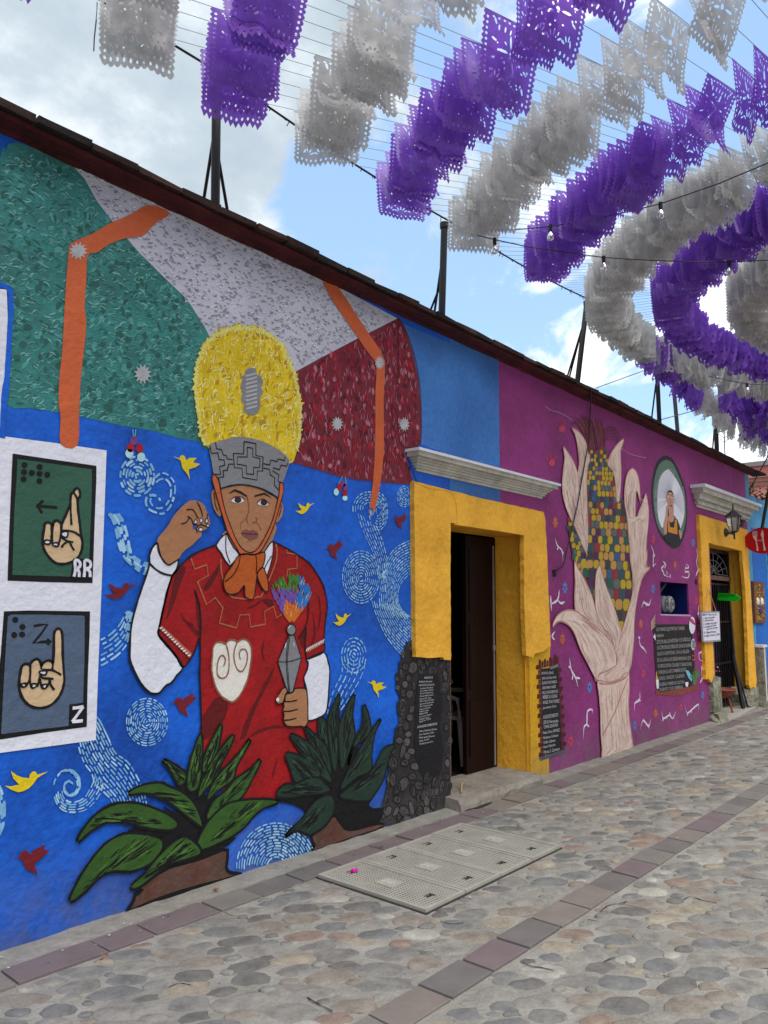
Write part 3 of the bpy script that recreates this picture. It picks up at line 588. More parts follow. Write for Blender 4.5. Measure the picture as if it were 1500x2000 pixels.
card(fF('45,100 370,88 1245,100 1240,420 1215,1000 1205,1400 1195,1710 600,1790 0,1885 -120,1900 -100,1500 0,700'),
     fF('100,170 150,145 600,145 1150,160 1170,180 1165,800 1145,1370 955,1400 945,1695 400,1760 20,1810 5,1790 30,1300 70,600'),
     fF('275,920 295,860 345,830 400,840 430,800 495,762 545,800 560,860 585,820 650,785 700,795 725,810 735,620 738,430 755,370 795,340 835,360 855,450 860,700 875,950 880,1080 840,1230 760,1350 640,1430 500,1445 390,1405 300,1310 255,1180 255,1050'),
     al(fF, ['405,830 405,980 385,1080 330,1130', '400,1000 405,1100 430,1150', '560,860 560,905', '535,1020 520,1090 500,1150', '540,1040 555,1120 580,1160', '570,915 640,915 730,925 838,985', '530,990 590,1030 660,1035 730,1040', '725,810 720,860 710,910', '675,1045 660,1110 625,1155', '680,1050 690,1120 740,1195', '260,1100 290,1150']),
     al(fF, ['280,1120 320,1108 355,1120 325,1142', '420,1130 455,1115 490,1128 455,1155', '570,1140 610,1120 650,1130 610,1165', '545,940 620,930 612,975 545,965']),
     al(fF, ['272,1122 320,1100 362,1118 325,1152 285,1148', '410,1128 455,1105 498,1125 455,1165 425,1160', '560,1138 610,1113 655,1126 612,1172 580,1168', '530,945 560,928 630,930 615,985 550,975']),
     al(fF, ['455,305 540,290 650,280 560,410 450,545 560,525 680,525', '640,490 690,522 645,565']),
     [(fF('%d,%d' % q)[0]) for q in ((200, 218), (300, 318), (185, 430), (295, 422))],
     fF('955,1395 1200,1375 1195,1700 945,1710'),
     al(fF, ['995,1448 1070,1440 1145,1425', '1145,1425 1070,1530 990,1635', '990,1635 1065,1630 1138,1622']),
     c_slate, 'slate grey hand-sign card with a raised finger and the letter Z')
#==PART3==
# ---- yellow plume halo, hat, person
fill('yellow_halo', halo, c_yl, 6, B)
c_ka = paint('dab_cream', '#e9dfa0'); c_kb = paint('dab_yellow', '#dcc02a')
strokes('brush_dabs', halo, 420, [c_kb, c_yl, c_k9], 6.5, B, (.04, .08), .02, (20, 110), .7)
strokes('brush_dabs', halo, 560, [c_k8, c_ka, c_k8, c_kb], 7, B, (.02, .055), .007, (0, 120), .9)
hc = (482, 775)
lines('halo_fringe', [[(hc[0]+(a-hc[0])*k0, hc[1]+(b-hc[1])*k0), (hc[0]+(a-hc[0])*(k0+.04)+R.uniform(-1, 1), hc[1]+(b-hc[1])*(k0+.04)+R.uniform(-2, 2)), (hc[0]+(a-hc[0])*(k0+.05)+R.uniform(-2, 2), hc[1]+(b-hc[1])*(k0+.05)+R.uniform(-2, 2))] for a, b in smc(halo, 5) if b < 880 for k0 in (R.uniform(.92, .97),)], .014, paint('fringe_lime', '#d8d070'), 7.4, B, 0, taper=True)
fill('silver_emblem', T('477,724 486,718 497,720 499,733 508,735 512,748 508,757 512,768 505,778 507,790 503,804 494,812 481,810 473,800 476,790 468,782 472,768 467,757 472,745 470,735 477,733'), c_gry, 8, B)
lines('silver_stroke', [T('478,%d 490,%d 500,%d' % (y, y-3, y-6)) for y in range(735, 806, 8)], .012, c_silver, 9, B)
FIG = fill('painted_dancer', smc(T('419,1065 405,1069 387,1077 369,1088 352,1103 340,1118 331,1134 323,1165 317,1193 310,1220 307,1239 323,1257 339,1277 355,1303 372,1283 381,1264 388,1246 389,1290 388,1312 389,1345 391,1400 391,1450 400,1500 430,1540 470,1563 560,1565 600,1540 628,1480 625,1440 620,1403 598,1405 592,1380 592,1327 599,1300 597,1288 630,1273 631,1250 633,1217 637,1187 635,1165 628,1140 614,1116 600,1098 578,1083 560,1072 530,1057 500,1052 450,1045'), 2), c_robe, 5, B)
FIG['label'] = 'painted man in a dark red tunic with a round yellow headdress'
for s_ in ('560,720 620,660 640,700 575,880 520,1050 470,1130 500,1000 525,850', '720,870 755,960 770,1100 775,1290 750,1200 735,1050', '640,1150 700,1190 760,1250 755,1290 700,1240', '800,860 860,760 960,620 900,780 830,880'):
    fill('robe_fold', smc(fB(s_), 3), c_robed, 6, FIG)
for s_ in ('830,760 780,900 700,1060 640,1180 560,1400 520,1500 470,1500 560,1250 640,1100 740,900', '60,1330 200,1100 290,1090 345,1150 290,1320 250,1370 150,1500 60,1500', '1160,330 1150,500 1160,600 1155,700 1145,600 1090,480', '700,60 800,60 820,120 760,130', '750,1390 850,1370 930,1400 800,1410 680,1450 560,1500 640,1430'):
    fill('robe_fold', smc(fC(s_), 3), c_robed, 6, FIG)
lines('robe_crease', [fC('340,1150 320,1240 280,1340 250,1420'), fB('600,1080 640,1150 720,1190'), fC('720,480 700,600 720,700'), fC('540,150 620,120 700,60'), fC('1290,20 1310,200 1280,400'), fC('1230,200 1250,420 1200,560'), T('560,1460 575,1500 590,1530'), T('540,1480 530,1520')], .014, c_robed, 7, FIG, taper=True)
armL = fB('385,455 340,500 315,570 318,640 290,740 255,840 215,960 180,1080 155,1200 145,1320 140,1440 145,1500 180,1590 240,1700 300,1770 350,1795 400,1790 430,1760 470,1715 510,1700 560,1630 615,1560 560,1470 500,1400 440,1330 398,1275 400,1220 430,1080 470,900 505,790 520,745 560,690 575,600 520,630 490,650 450,625 410,560 392,500')
fill('white_sleeve', armL, c_white, 8, FIG); lines('sleeve_outline', [armL], .013, c_blk, 9, FIG, 2, True)
lines('cuff_line', [fB('318,640 370,690 440,730 520,748')], .012, c_blk, 10, FIG)
armR = T('597,1288 630,1273 638,1290 642,1310 640,1343 638,1373 633,1393 617,1403 599,1407 598,1383 597,1350 592,1330 592,1320 598,1307 600,1293')
fill('white_sleeve', armR, c_white, 8, FIG); lines('sleeve_outline', [armR], .012, c_blk, 9, FIG, 2, True)
handL = fB('385,445 400,400 470,320 530,220 590,150 640,105 685,80 740,85 790,110 820,165 835,200 850,260 850,300 840,320 800,345 780,360 775,395 740,430 690,480 640,515 600,555 575,600 535,628 490,650 450,625 410,560 390,500')
fill('raised_hand', smc(handL, 3), c_skin, 10, FIG)
lines('finger_line', [fB(q) for q in ('640,165 690,160 720,190 735,225', '735,90 770,160 785,225', '830,195 825,240', '650,220 685,245 700,285 720,300', '595,288 640,275 665,235', '740,365 730,330 745,305 770,295 800,305 840,320', '735,225 750,240', '700,285 712,300 740,295', '575,600 490,650 450,625 410,560 388,455')], .0075, c_blk, 12, FIG)
for e_ in ((722, 270, 12, 18), (772, 258, 13, 20), (820, 262, 12, 20), (768, 338, 18, 18), (830, 305, 12, 14)):
    q = [fB('%f,%f' % p)[0] for p in ell(*e_)]; fill('fingernail', q, c_white, 12, FIG); lines('nail_outline', [q], .005, c_blk, 13, FIG, 0, True)
fill('blue_gap', fB('700,300 735,320 735,345 700,330'), c_blue, 11, FIG)
# robe outline
lines('robe_outline', [T('419,1065 387,1077 369,1088 352,1103 340,1118 331,1134 323,1165 310,1220 307,1239 323,1257 339,1277 355,1303 372,1283 381,1264 388,1246 389,1290 388,1312 389,1345 391,1400 391,1450'), T('378,1152 386,1175 390,1210 389,1250'), T('530,1057 560,1072 578,1083 600,1098 614,1116 628,1140 635,1165 637,1187 633,1217 631,1250 630,1273 597,1288'), T('600,1165 600,1200 594,1225 580,1247'), T('597,1288 594,1265 596,1225')], .010, c_blk, 9, FIG)
# neck, collar, scarf, face
fill('neck', smc(fA('350,980 820,870 800,1080 720,1195 600,1235 470,1225 345,1060'), 2), c_skin, 7, FIG)
for q in ('250,1120 345,1010 365,1050 420,1150 475,1225 380,1325 300,1200', '800,1085 805,1180 790,1280 745,1420 710,1370 700,1330 715,1210 740,1160'):
    fill('white_collar', fA(q), c_white, 8, FIG); lines('collar_outline', [fA(q)], .008, c_blk, 9, FIG, 2, True)
lines('collar_fold', [fA('345,1010 345,1180 385,1300'), fA('790,1230 740,1310 715,1370')], .007, c_blk, 10, FIG)
fill('ear', smc(fA('235,580 205,620 215,720 245,800 290,845 305,780 275,650'), 3), c_skin, 8, FIG); fill('ear', smc(fA('880,700 905,750 890,850 835,905 835,820 855,740'), 3), c_skin, 8, FIG)
lines('ear_line', [fA('225,610 235,680 240,730 265,790'), fA('885,730 880,780 860,850')], .006, c_blk, 10, FIG)
fill('face', smc(fA('285,575 380,545 480,535 580,545 680,575 760,625 845,675 842,760 815,900 790,1000 720,1120 650,1190 590,1215 520,1200 450,1140 400,1060 350,930 310,800 288,680'), 3), c_skin, 9, FIG)
hat = fA('180,150 270,115 380,80 470,68 580,80 700,110 820,170 900,225 960,290 955,350 930,430 900,510 870,520 860,600 850,668 790,625 700,580 590,548 480,535 380,548 285,575 255,470 225,440 205,320')
fill('grey_headband', smc(hat, 2), c_gry, 10, FIG)
hl = ['520,115 635,135 635,250 705,265 700,405 650,400 645,490 505,465 500,375 425,370 415,230 515,235 520,115', '550,170 605,180 605,265 675,280 672,370 615,365 612,435 545,430 540,350 450,335 455,265 550,265 550,170',
      '240,120 250,185 300,195 315,245 345,250 355,285 410,290', '185,155 200,230 265,225 275,290 325,295 330,345 280,360 290,435 235,435', '415,335 370,335 355,395 315,400 320,460 270,465 290,560',
      '710,330 770,345 780,295 840,310 855,285 915,300 920,260', '710,375 770,385 775,440 820,470 815,540 860,590', '945,325 935,355 880,345 865,390 805,370 800,400 860,440 850,500 880,515']
lines('headband_pattern', [fA(q) for q in hl], .0085, c_blk, 11, FIG, 0)
lines('headband_edge', [fA('285,575 380,548 480,535 590,548 700,580 790,625 850,668')], .010, c_blk, 12, FIG)
strap = fA('220,430 205,480 225,560 265,700 310,850 350,980 400,1080 450,1160 480,1215 545,1212 600,1220 670,1195 720,1120 770,1030 820,900 860,760 895,640 905,560 895,520 865,520 862,600 845,690 800,870 740,1010 680,1120 620,1185 560,1195 500,1160 450,1090 390,950 330,780 290,600 275,520 255,465')
fill('orange_strap', strap, c_org, 12, FIG); lines('strap_outline', [strap], .007, c_blk, 13, FIG, 2, True)
for q in ('365,620 430,578 490,600 545,640 545,655 480,620 430,600 385,618', '622,640 650,630 720,612 755,635 795,670 750,645 715,632 622,655'): fill('eyebrow', fA(q), c_blk, 11, FIG)
for q, e_ in (('388,685 430,655 490,655 525,685 480,715 430,712', (458, 683, 34, 31)), ('645,715 680,682 720,680 765,725 720,742 680,735', (712, 708, 33, 31))):
    y_ = fill('eye', smc(fA(q), 3), c_white, 11, FIG); fill('iris', [fA('%f,%f' % p)[0] for p in ell(*e_)], paint('iris', '#2d2523'), 12, y_)
    lines('eyelid', [fA(q)[0:4]], .006, c_robed, 13, y_)
c_sh = paint('skin_shade', '#7a5038', var=.1)
lines('nose_line', [fA('545,640 560,700 566,780 548,850 546,880 560,912'), fA('600,905 635,895 645,870 630,850')], .007, c_sh, 11, FIG)
lines('cheek_line', [fA('530,865 490,910 485,970'), fA('640,900 670,940 685,975'), fA('550,1088 575,1075 597,1088')], .004, c_sh, 11, FIG)
fill('lips', smc(fA('490,1005 540,970 575,985 610,975 660,1015 640,1060 590,1070 535,1050'), 3), paint('lips', '#7c4a46'), 11, FIG); lines('lip_line', [fA('495,1008 575,1015 655,1018')], .005, c_robed, 12, FIG)
scarf = T('466,1083 496,1083 514,1079 511,1104 500,1118 497,1140 492,1168 483,1170 475,1163 474,1143 463,1157 447,1161 437,1154 433,1138 437,1123 450,1105')
tail = T('499,1120 510,1108 517,1123 521,1140 520,1155 512,1153 503,1137')
c_or2 = paint('scarf_orange', '#b8561c', var=.12)
for q in (scarf, tail): fill('orange_scarf', smc(q, 3), c_or2, 12, FIG); lines('scarf_outline', [q], .008, c_blk, 13, FIG, 3, True)
lines('scarf_fold', [T('466,1084 462,1105 450,1125 436,1136'), T('496,1083 498,1100 497,1120')], .007, c_blk, 14, FIG)
lines('copper_zigzag', [fB('685,590 720,690 825,650 840,745 745,800')+fC('112,110 205,40 285,145 250,305 425,355 465,220 560,215 575,345 730,315 720,185 815,130 845,250 900,215'), T('558,1127 560,1112 578,1110 578,1083 558,1080 558,1073')], .010, c_gold, 8, FIG, 0)
lines('copper_neckline', [fB('950,600 955,700 975,800')+T('437,1150 450,1165')+fC('450,45 550,52 650,30 700,0')+fA('820,1330 845,1200 835,1110')], .011, c_gold, 8, FIG)
emb = fC('175,640 180,560 215,510 270,505 310,520 345,485 400,480 435,500 480,475 530,480 570,530 585,620 570,760 540,900 480,1030 430,1100 380,1130 330,1110 270,1070 210,980 180,870 165,760')
fill('white_emblem', smc(emb, 3), paint('cream', '#dcd6cc', var=.04), 8, FIG); lines('emblem_outline', [emb], .012, paint('brown_line', '#8a5a40'), 9, FIG, 3, True)
lines('emblem_scroll', [fC('290,755 310,690 285,645 250,660 225,740 225,840 265,880 320,860 345,780 345,650 320,540 300,510'), fC('465,685 455,620 480,580 520,585 540,640 525,740 480,810 430,780 400,680 405,580 440,490')], .009, MATS['paint_brown_line'], 10, FIG)
cb = fB('405,1215 425,1190 695,1438 675,1478'); fill('sleeve_band', cb, c_gold, 10, FIG)
lines('band_stitch', [[(a[0]+(b[0]-a[0])*t, a[1]+(b[1]-a[1])*t), (a[0]+(b[0]-a[0])*(t+.02)+4, a[1]+(b[1]-a[1])*(t+.02)-3)] for a, b in [(cb[0], cb[3])] for t in [i/13 for i in range(13)]], .008, c_white, 11, FIG, 0)
cb = fC('1150,580 1335,480 1345,512 1165,615'); fill('sleeve_band', cb, c_gold, 10, FIG); lines('band_stitch', [[(595+i*3.6, 1272-i*1.9), (598+i*3.6, 1265-i*1.9)] for i in range(10)], .007, c_white, 11, FIG, 0)
# rattle with plume and fist
rt = fD('190,850 255,850 340,1125 240,1520 200,1535 170,1510 60,1165')
PR = fill('grey_rattle', rt, c_gry, 9, B); lines('rattle_outline', [rt], .008, c_blk, 10, PR, 0, True)
lines('rattle_seam', [fD('60,1165 190,1165 335,1120'), fD('190,860 160,1150 190,1530'), fD('205,860 175,1150 203,1530')], .006, c_blk, 10, PR)
q = [fD('%f,%f' % p)[0] for p in ell(218, 785, 54, 66)]; fill('rattle_ball', q, c_gry, 11, PR); lines('ball_outline', [q], .008, c_blk, 12, PR, 0, True); lines('rattle_glint', [fD('185,775 195,750 212,738'), fD('155,945 140,1000'), fD('243,940 252,985')], .006, c_white, 12, PR)
pc = [paint('plume_'+n, c) for n, c in dict(green='#3f7a2c', blue='#1f72c0', violet='#6a4fa0', orange='#d06a1c', pink='#c05070', lemon='#d8cf80').items()]
mb = MB()
for i in range(620):
    a = rad(R.uniform(-24, 25)); d = R.uniform(40, 580)*(1-.1*abs(a)*2); x = 222+d*math.sin(a)*(.95+.2*math.cos(a)); y = 735-d*math.cos(a)
    x += 90*math.sin(math.pi*min(1, d/600))*math.sin(a)*1.2
    if d > 580-260*abs(a)**1.3*2: continue
    if y < 340 and x < 300: ci = 0
    elif x > 285 and y < 560: ci = 1
    elif y < 500 or x < 150: ci = 2
    else: ci = 3
    if R.random() < .07: ci = R.choice((4, 5, 5))
    l = R.uniform(40, 90); w_ = .012 if ci < 4 else .0035
    p0 = fD('%f,%f' % (x, y))[0]; p1 = fD('%f,%f' % (x+l*math.sin(a), y-l*math.cos(a)))[0]
    ribbon(mb, [P(*p0), P((p0[0]+p1[0])/2+R.uniform(-.5, .5), (p0[1]+p1[1])/2), P(*p1)], w_, W-LY*(9+i*.002)-(0 if ci < 4 else .001), ci, taper=True)
tag(mb.build('feather_plume', pc, PR), kind='stuff')
fist = fD('170,1540 200,1535 240,1520 260,1480 350,1475 395,1500 410,1650 410,1800 410,1880 370,1935 330,1925 280,1930 180,1930 140,1900 120,1840 130,1800 115,1740 130,1690 120,1640 135,1600 140,1560'); th = fD('150,1470 110,1480 85,1520 40,1590 35,1640 60,1665 100,1655 140,1620 140,1560 165,1520')
for q in (th, fist): fill('gripping_hand', smc(q, 2), c_skin, 13, PR); lines('hand_outline', [q], .009, c_blk, 14, PR, 2, True)
lines('knuckle_line', [fD('130,1635 200,1635 280,1620'), fD('125,1750 200,1748 290,1725'), fD('130,1855 200,1850 275,1830')], .009, c_blk, 14, PR); fill('thumbnail', [fD('%f,%f' % p)[0] for p in ell(52, 1612, 18, 24)], c_white, 15, PR)
# ---- agaves
def agave(name, f, leaves, base, soil, cg, cd, ch, label, wv=1.0):
    o = fill(name, smc(f(base), 2), c_blk, 9, B); o['label'] = label
    s_ = fill('painted_soil', smc(f(soil), 2), paint('soil', '#5a3222', var=.35, vscale=8, dirt=.4), 8, o); lines('soil_edge', [f(soil)], .02, c_blk, 8.5, o, 2, True)
    for i, q in enumerate(leaves):
        pts = f(q); lay = 10+i*.35
        lines('leaf_outline', [pts], .03*wv, c_blk, lay-.1, o, 3, True); fill('agave_leaf', pts, cg, lay, o, 3)
        # streaks run along the leaf
        tip = max(range(len(pts)), key=lambda k: sum(math.dist(pts[k], p) for p in pts)); tp = pts[tip]; ce = (sum(p[0] for p in pts)/len(pts), sum(p[1] for p in pts)/len(pts))
        root = (2*ce[0]-tp[0], 2*ce[1]-tp[1]); ang = math.atan2(root[1]-tp[1], root[0]-tp[0]); mb = MB(); qq = [P(*p) for p in pts]; n = 0
        for _ in range(600):
            if n > 60: break
            t = R.uniform(.08, .98)**.8; wv_ = R.gauss(0, 1)*16*t
            p = (tp[0]+(root[0]-tp[0])*t-math.sin(ang)*wv_, tp[1]+(root[1]-tp[1])*t+math.cos(ang)*wv_); l = R.uniform(8, 30); wide = R.random() < .3; l *= 1.5 if wide else 1
            a2 = ang+math.atan2(wv_*.5, 60)
            e_ = (p[0]+l*math.cos(a2), p[1]+l*math.sin(a2)); m_ = ((p[0]+e_[0])/2+R.uniform(-1, 1), (p[1]+e_[1])/2)
            if not all(inside(P(*k), qq) for k in (p, e_, m_)): continue
            ribbon(mb, [P(*p), P(*m_), P(*e_)], (R.uniform(.009, .016) if wide else R.uniform(.003, .008))*wv, W-LY*(lay+.2)-n*.000006, R.choice((0, 0, 0, 1)), taper=True); n += 1
        if n: tag(mb.build('leaf_streaks', [cd, ch], o), kind='stuff')
agave('painted_agave', fG, ['650,432 740,480 800,530 800,570 760,600 720,530 690,480', '905,260 912,400 905,520 880,620 830,640 815,560 840,430 870,340', '1045,190 1030,290 1010,380 960,470 920,510 930,420 970,320 1010,250', '1130,260 1090,360 1040,460 1000,560 940,620 890,680 920,560 980,450 1050,350',
 '1240,290 1190,390 1140,480 1120,560 1010,640 950,700 990,590 1060,500 1150,410', '1310,430 1250,560 1180,680 1080,740 950,830 990,720 1080,640 1150,560 1240,500', '1430,715 1340,750 1270,800 1200,880 1090,960 900,1040 890,980 960,850 1080,740 1200,710 1330,705',
 '410,660 500,610 620,592 690,620 780,660 860,740 910,870 880,860 790,790 700,720 620,680 520,650', '65,985 110,900 200,800 330,735 480,735 640,790 740,860 700,900 560,890 400,850 270,845 150,910', '15,1385 80,1240 180,1090 290,980 420,935 600,960 640,1010 600,1090 540,1140 430,1180 300,1180 200,1230 110,1320', '430,1290 520,1210 600,1110 700,1010 800,960 900,1050 830,1090 700,1130 620,1180 480,1290'],
 '760,560 820,640 900,620 960,690 1100,640 1180,690 1000,830 930,900 1150,960 1000,1060 880,1110 700,1100 560,1030 400,930 470,890 620,880 700,860 650,740 760,790', '445,1400 460,1350 510,1320 480,1290 700,1160 880,1110 1010,1060 1090,1045 1080,1160 1110,1200 1190,1215 900,1290 640,1370 470,1440 400,1465',
 paint('agave_green', '#2f521c', var=.25), c_blk, paint('agave_light', '#466e2a'), 'painted bright green agave below the dancer')
agave('painted_agave', fH, ['470,380 540,400 570,600 560,780 480,560', '705,90 690,250 700,420 690,620 660,980 600,700 580,420 620,270', '880,95 850,330 880,560 830,700 740,950 710,700 705,480 760,320', '985,215 1040,350 1060,520 960,620 870,700 800,900 890,620 980,420', '1180,375 1100,560 1070,800 1060,960 900,1040 720,1180 850,900 960,700 1050,560',
 '1340,680 1220,720 1150,850 1060,990 740,1230 760,1280 1020,1310 1110,1220 1200,1080 1250,900 1290,760', '310,480 400,540 500,640 570,760 600,1000 480,840 400,690', '140,560 260,600 420,720 530,900 610,1100 450,980 330,840 250,720', '90,780 200,790 380,870 480,990 420,1060 210,1100 150,950', '0,1200 90,1130 200,1130 330,1070 460,1060 560,1150 590,1190 450,1230 280,1240 140,1270 0,1260', '80,1720 180,1620 280,1520 420,1330 560,1260 620,1280 640,1400 560,1560 430,1660 350,1690 230,1640 150,1670'],
 '560,500 700,500 880,600 960,800 1060,980 1100,1250 1050,1350 1100,1400 1220,1400 1160,1560 900,1640 770,1630 650,1480 430,1700 300,1420 100,1340 0,1330 0,1270 280,1270 460,1250 590,1190 200,1110 300,1060 480,1020 300,830 460,900', '660,1480 770,1630 900,1640 1170,1570 1210,1620 1000,1700 700,1800 400,1900 430,1830 390,1720 560,1570',
 paint('agave_dark', '#1c3326', var=.25), c_blk, paint('agave_dark_light', '#2c4a38'), 'painted dark green agave beside the stone pillar')
# ---- pale blue dashes: whirls and streams
def dashes(name, curves, w=.014, seg=(.03, .07), gap=.018, mats=None, layer=4):
    mb = MB(); nd = 0
    for c in curves:
        q = [P(a, b) for a, b in smc(c, 8, False)]
        d = [0]
        for a, b in zip(q, q[1:]): d.append(d[-1]+math.dist(a, b))
        def at(s):
            for i in range(len(d)-1):
                if d[i+1] >= s: t = (s-d[i])/max(1e-9, d[i+1]-d[i]); return (q[i][0]+(q[i+1][0]-q[i][0])*t, q[i][1]+(q[i+1][1]-q[i][1])*t)
            return q[-1]
        s = R.uniform(0, seg[0])
        while s < d[-1]-seg[0]*.4:
            l = min(R.uniform(*seg), d[-1]-s); k = w*R.uniform(.55, .9); pts = [at(s+l*t) for t in (0, .12, .5, .88, 1)]
            V = []
            for i, p in enumerate(pts):
                a, b = pts[max(i-1, 0)], pts[min(i+1, 4)]; dx, dz = b[0]-a[0], b[1]-a[1]; ll = math.hypot(dx, dz) or 1e-6; h = k/2*(.6 if i in (0, 4) else 1); yd = W-LY*layer-(nd % 97)*1.0e-5
                V += [(p[0]-dz/ll*h, yd, p[1]+dx/ll*h), (p[0]+dz/ll*h, yd, p[1]-dx/ll*h)]
            mb.add(V, [(2*i, 2*i+2, 2*i+3, 2*i+1)[::-1] for i in range(4)], R.choice((0, 0, 1)))
            s += l+gap*R.uniform(.7, 1.4); nd += 1
    o = mb.build(name, [c_dash, c_dash2], B); o['kind'] = 'stuff'; return o
def arcs(cx, cy, rx, ry, rings, a0=0, a1=360, r0=.1, ex=1.0):
    return [[(cx+rx*k*math.cos(rad(a)), cy+ry*k*math.sin(rad(a))) for a in [a0+(a1-a0)*j/18 for j in range(19)]] for k in [r0+(1-r0)*(i/(rings-1))**ex for i in range(rings)]]
def lanes(A, Bc, n): return [[(a[0]+(b[0]-a[0])*i/(n-1), a[1]+(b[1]-a[1])*i/(n-1)) for a, b in zip(A, Bc)] for i in range(n)]
def spiral(cx, cy, r0, r1, turns, asp=1.2, ph=0, dr=1):
    return [(cx+(r0+(r1-r0)*i/40)*math.cos(ph+dr*turns*2*math.pi*i/40), cy+asp*(r0+(r1-r0)*i/40)*math.sin(ph+dr*turns*2*math.pi*i/40)) for i in range(41)]
dashes('dash_whirl', arcs(267, 930, 33, 38, 6, r0=.12)+[T('297,938 312,925 326,927 338,940 341,955 338,972 331,990 318,1003 306,1002 290,995 284,985 285,972 295,967 307,970 312,978'), T('300,946 312,936 325,938 332,950 332,970 324,985 312,993 300,990 293,982 292,975 300,972')], .018, (.03, .06), .018)
dashes('dash_stream', lanes(T('205,998 218,1012 225,1035 232,1065 240,1085 255,1102 275,1118 285,1122'), T('228,1002 240,1020 248,1048 252,1072 258,1085 268,1093 280,1099 292,1101'), 5), .02, (.03, .075), .018)
dashes('dash_stream', lanes(T('258,1196 247,1195 242,1203 233,1220 216,1238 205,1245 195,1250'), T('262,1200 256,1206 252,1232 246,1258 230,1278 210,1292 196,1300'), 6), .014, (.025, .07), .012)
dashes('dash_whirl', arcs(286, 1410, 40, 46, 10, r0=.05), .010, (.02, .045), .013)
dashes('dash_stream', lanes(T('150,1448 156,1470 165,1492 178,1510 184,1530 200,1545 215,1560 222,1575'), T('190,1400 200,1420 212,1446 224,1470 250,1490 268,1520 280,1548 285,1570'), 12), .010, (.03, .06), .012)
dashes('dash_stream', [T('187,1398 196,1412 206,1432 214,1450'), T('186,1406 194,1422 204,1444 212,1460')], .010, (.03, .06), .012)
dashes('dash_whirl', [spiral(135, 1535, 4, 31-i*3.0, 1.3+.0*i, 1.25, ph=-1.2+i*.5, dr=-1) for i in range(6)]+lanes(T('104,1545 108,1565 122,1582 145,1586 168,1580 188,1560 198,1540 200,1525'), T('120,1540 122,1556 134,1566 150,1565 165,1556 178,1535 182,1524 184,1512'), 5), .010, (.03, .06), .012)
dashes('dash_whirl', arcs(-18, 1582, 26, 58, 3, -60, 60, .7), .02, (.05, .08), .02)
dashes('dash_whirl', arcs(738, 999, 18, 36, 6, 150, 480, .25)+arcs(720, 995, 32, 34, 5, 170, 330, .4), .013, (.025, .05), .014)
dashes('dash_stream', lanes(T('697,1000 703,1022 712,1045 722,1066 730,1085 735,1105 738,1130'), T('732,1024 740,1042 746,1058 750,1072 754,1088 757,1105 752,1130'), 7), .012, (.025, .055), .012)
dashes('dash_whirl', arcs(704, 1127, 36, 51, 10, r0=.06), .012, (.03, .06), .012)
dashes('dash_stream', lanes(T('808,1052 790,1060 772,1070 760,1085 752,1100 746,1125 742,1150 740,1170 743,1195'), T('812,1118 800,1121 790,1129 782,1140 777,1153 776,1168 779,1182 788,1195 802,1206'), 13), .012, (.03, .07), .011)
dashes('dash_stream', lanes(T('724,1168 730,1190 740,1215 752,1240 768,1262 783,1278'), T('779,1182 785,1195 792,1204 799,1212 806,1218 811,1222'), 14), .013, (.04, .075), .012)
dashes('dash_whirl', arcs(788, 970, 13, 20, 5, r0=.15), .012, (.025, .05), .014)
dashes('dash_whirl', arcs(690, 1280, 24, 34, 5, r0=.12), .015, (.03, .055), .015)
dashes('dash_stream', lanes(T('667,1285 668,1300 665,1320 655,1340 645,1365 638,1395'), T('713,1285 710,1305 700,1330 688,1350 675,1372 662,1390'), 5), .015, (.035, .06), .016)
dashes('dash_whirl', [c for c in arcs(538, 1695, 78, 88, 13, 178, 355, .25)], .014, (.035, .065), .014, layer=7.5)
# ---- humming birds
c_by = paint('bird_yellow', '#d9be14', var=.1); c_brd = paint('bird_red', '#6f1620', var=.12)
tA = fI('870,548 960,575 975,545 1005,525 1040,545 1058,590 1070,605 1085,590 1110,572 1220,570 1190,600 1170,640 1270,660 1200,710 1100,740 1105,790 1118,895 1080,810 1020,740 1000,700 990,630 970,600')
tB = fK('40,810 100,820 190,800 130,740 105,660 165,705 230,730 295,735 300,695 330,665 360,668 378,700 488,665 375,735 340,790 290,840 230,870 180,880 110,855')
tR = fK('90,1562 190,1545 215,1490 250,1470 285,1490 305,1520 330,1480 460,1410 435,1465 500,1470 445,1530 345,1610 350,1640 370,1680 375,1745 355,1705 285,1680 245,1640 230,1580 185,1555')
def bird(tp, cx, cy, w, mat, label, flip=1, rot=0, asp=1.0):
    x0, x1 = min(a for a, b in tp), max(a for a, b in tp); y0, y1 = min(b for a, b in tp), max(b for a, b in tp); k = w/(x1-x0)
    q = [((a-(x0+x1)/2)*k*flip, (b-(y0+y1)/2)*k*asp) for a, b in tp]; c, s = math.cos(rad(rot)), math.sin(rad(rot))
    o = fill('painted_hummingbird', [(cx+a*c-b*s, cy+a*s+b*c) for a, b in q], mat, 6, B); o['label'] = label
bird(tA, 363, 913, 53, c_by, 'yellow hummingbird beside the headdress'); bird(tB, 50, 1526, 85, c_by, 'large yellow hummingbird under the white board'); bird(tB, 594, 993, 37, c_by, 'small yellow hummingbird right of the face', asp=1.25)
bird(tB, 667, 1210, 37, c_by, 'yellow hummingbird right of the red sleeve', asp=1.35); bird(tA, 734, 1346, 38, c_by, 'yellow hummingbird above the dark agave', asp=1.0)
bird(tB, 234, 1154, 67, c_brd, 'dark red hummingbird beside the white sleeve', asp=1.0); bird(tR, 56, 1680, 79, c_brd, 'dark red hummingbird near the pavement'); bird(tR, 354, 1377, 58, c_brd, 'dark red hummingbird under the elbow', asp=1.05)
bird(tR, 649, 1075, 42, c_brd, 'dark red hummingbird left of the whirls', asp=1.2); bird(tR, 778, 1019, 32, c_brd, 'dark red hummingbird near the yellow jamb', asp=1.25)
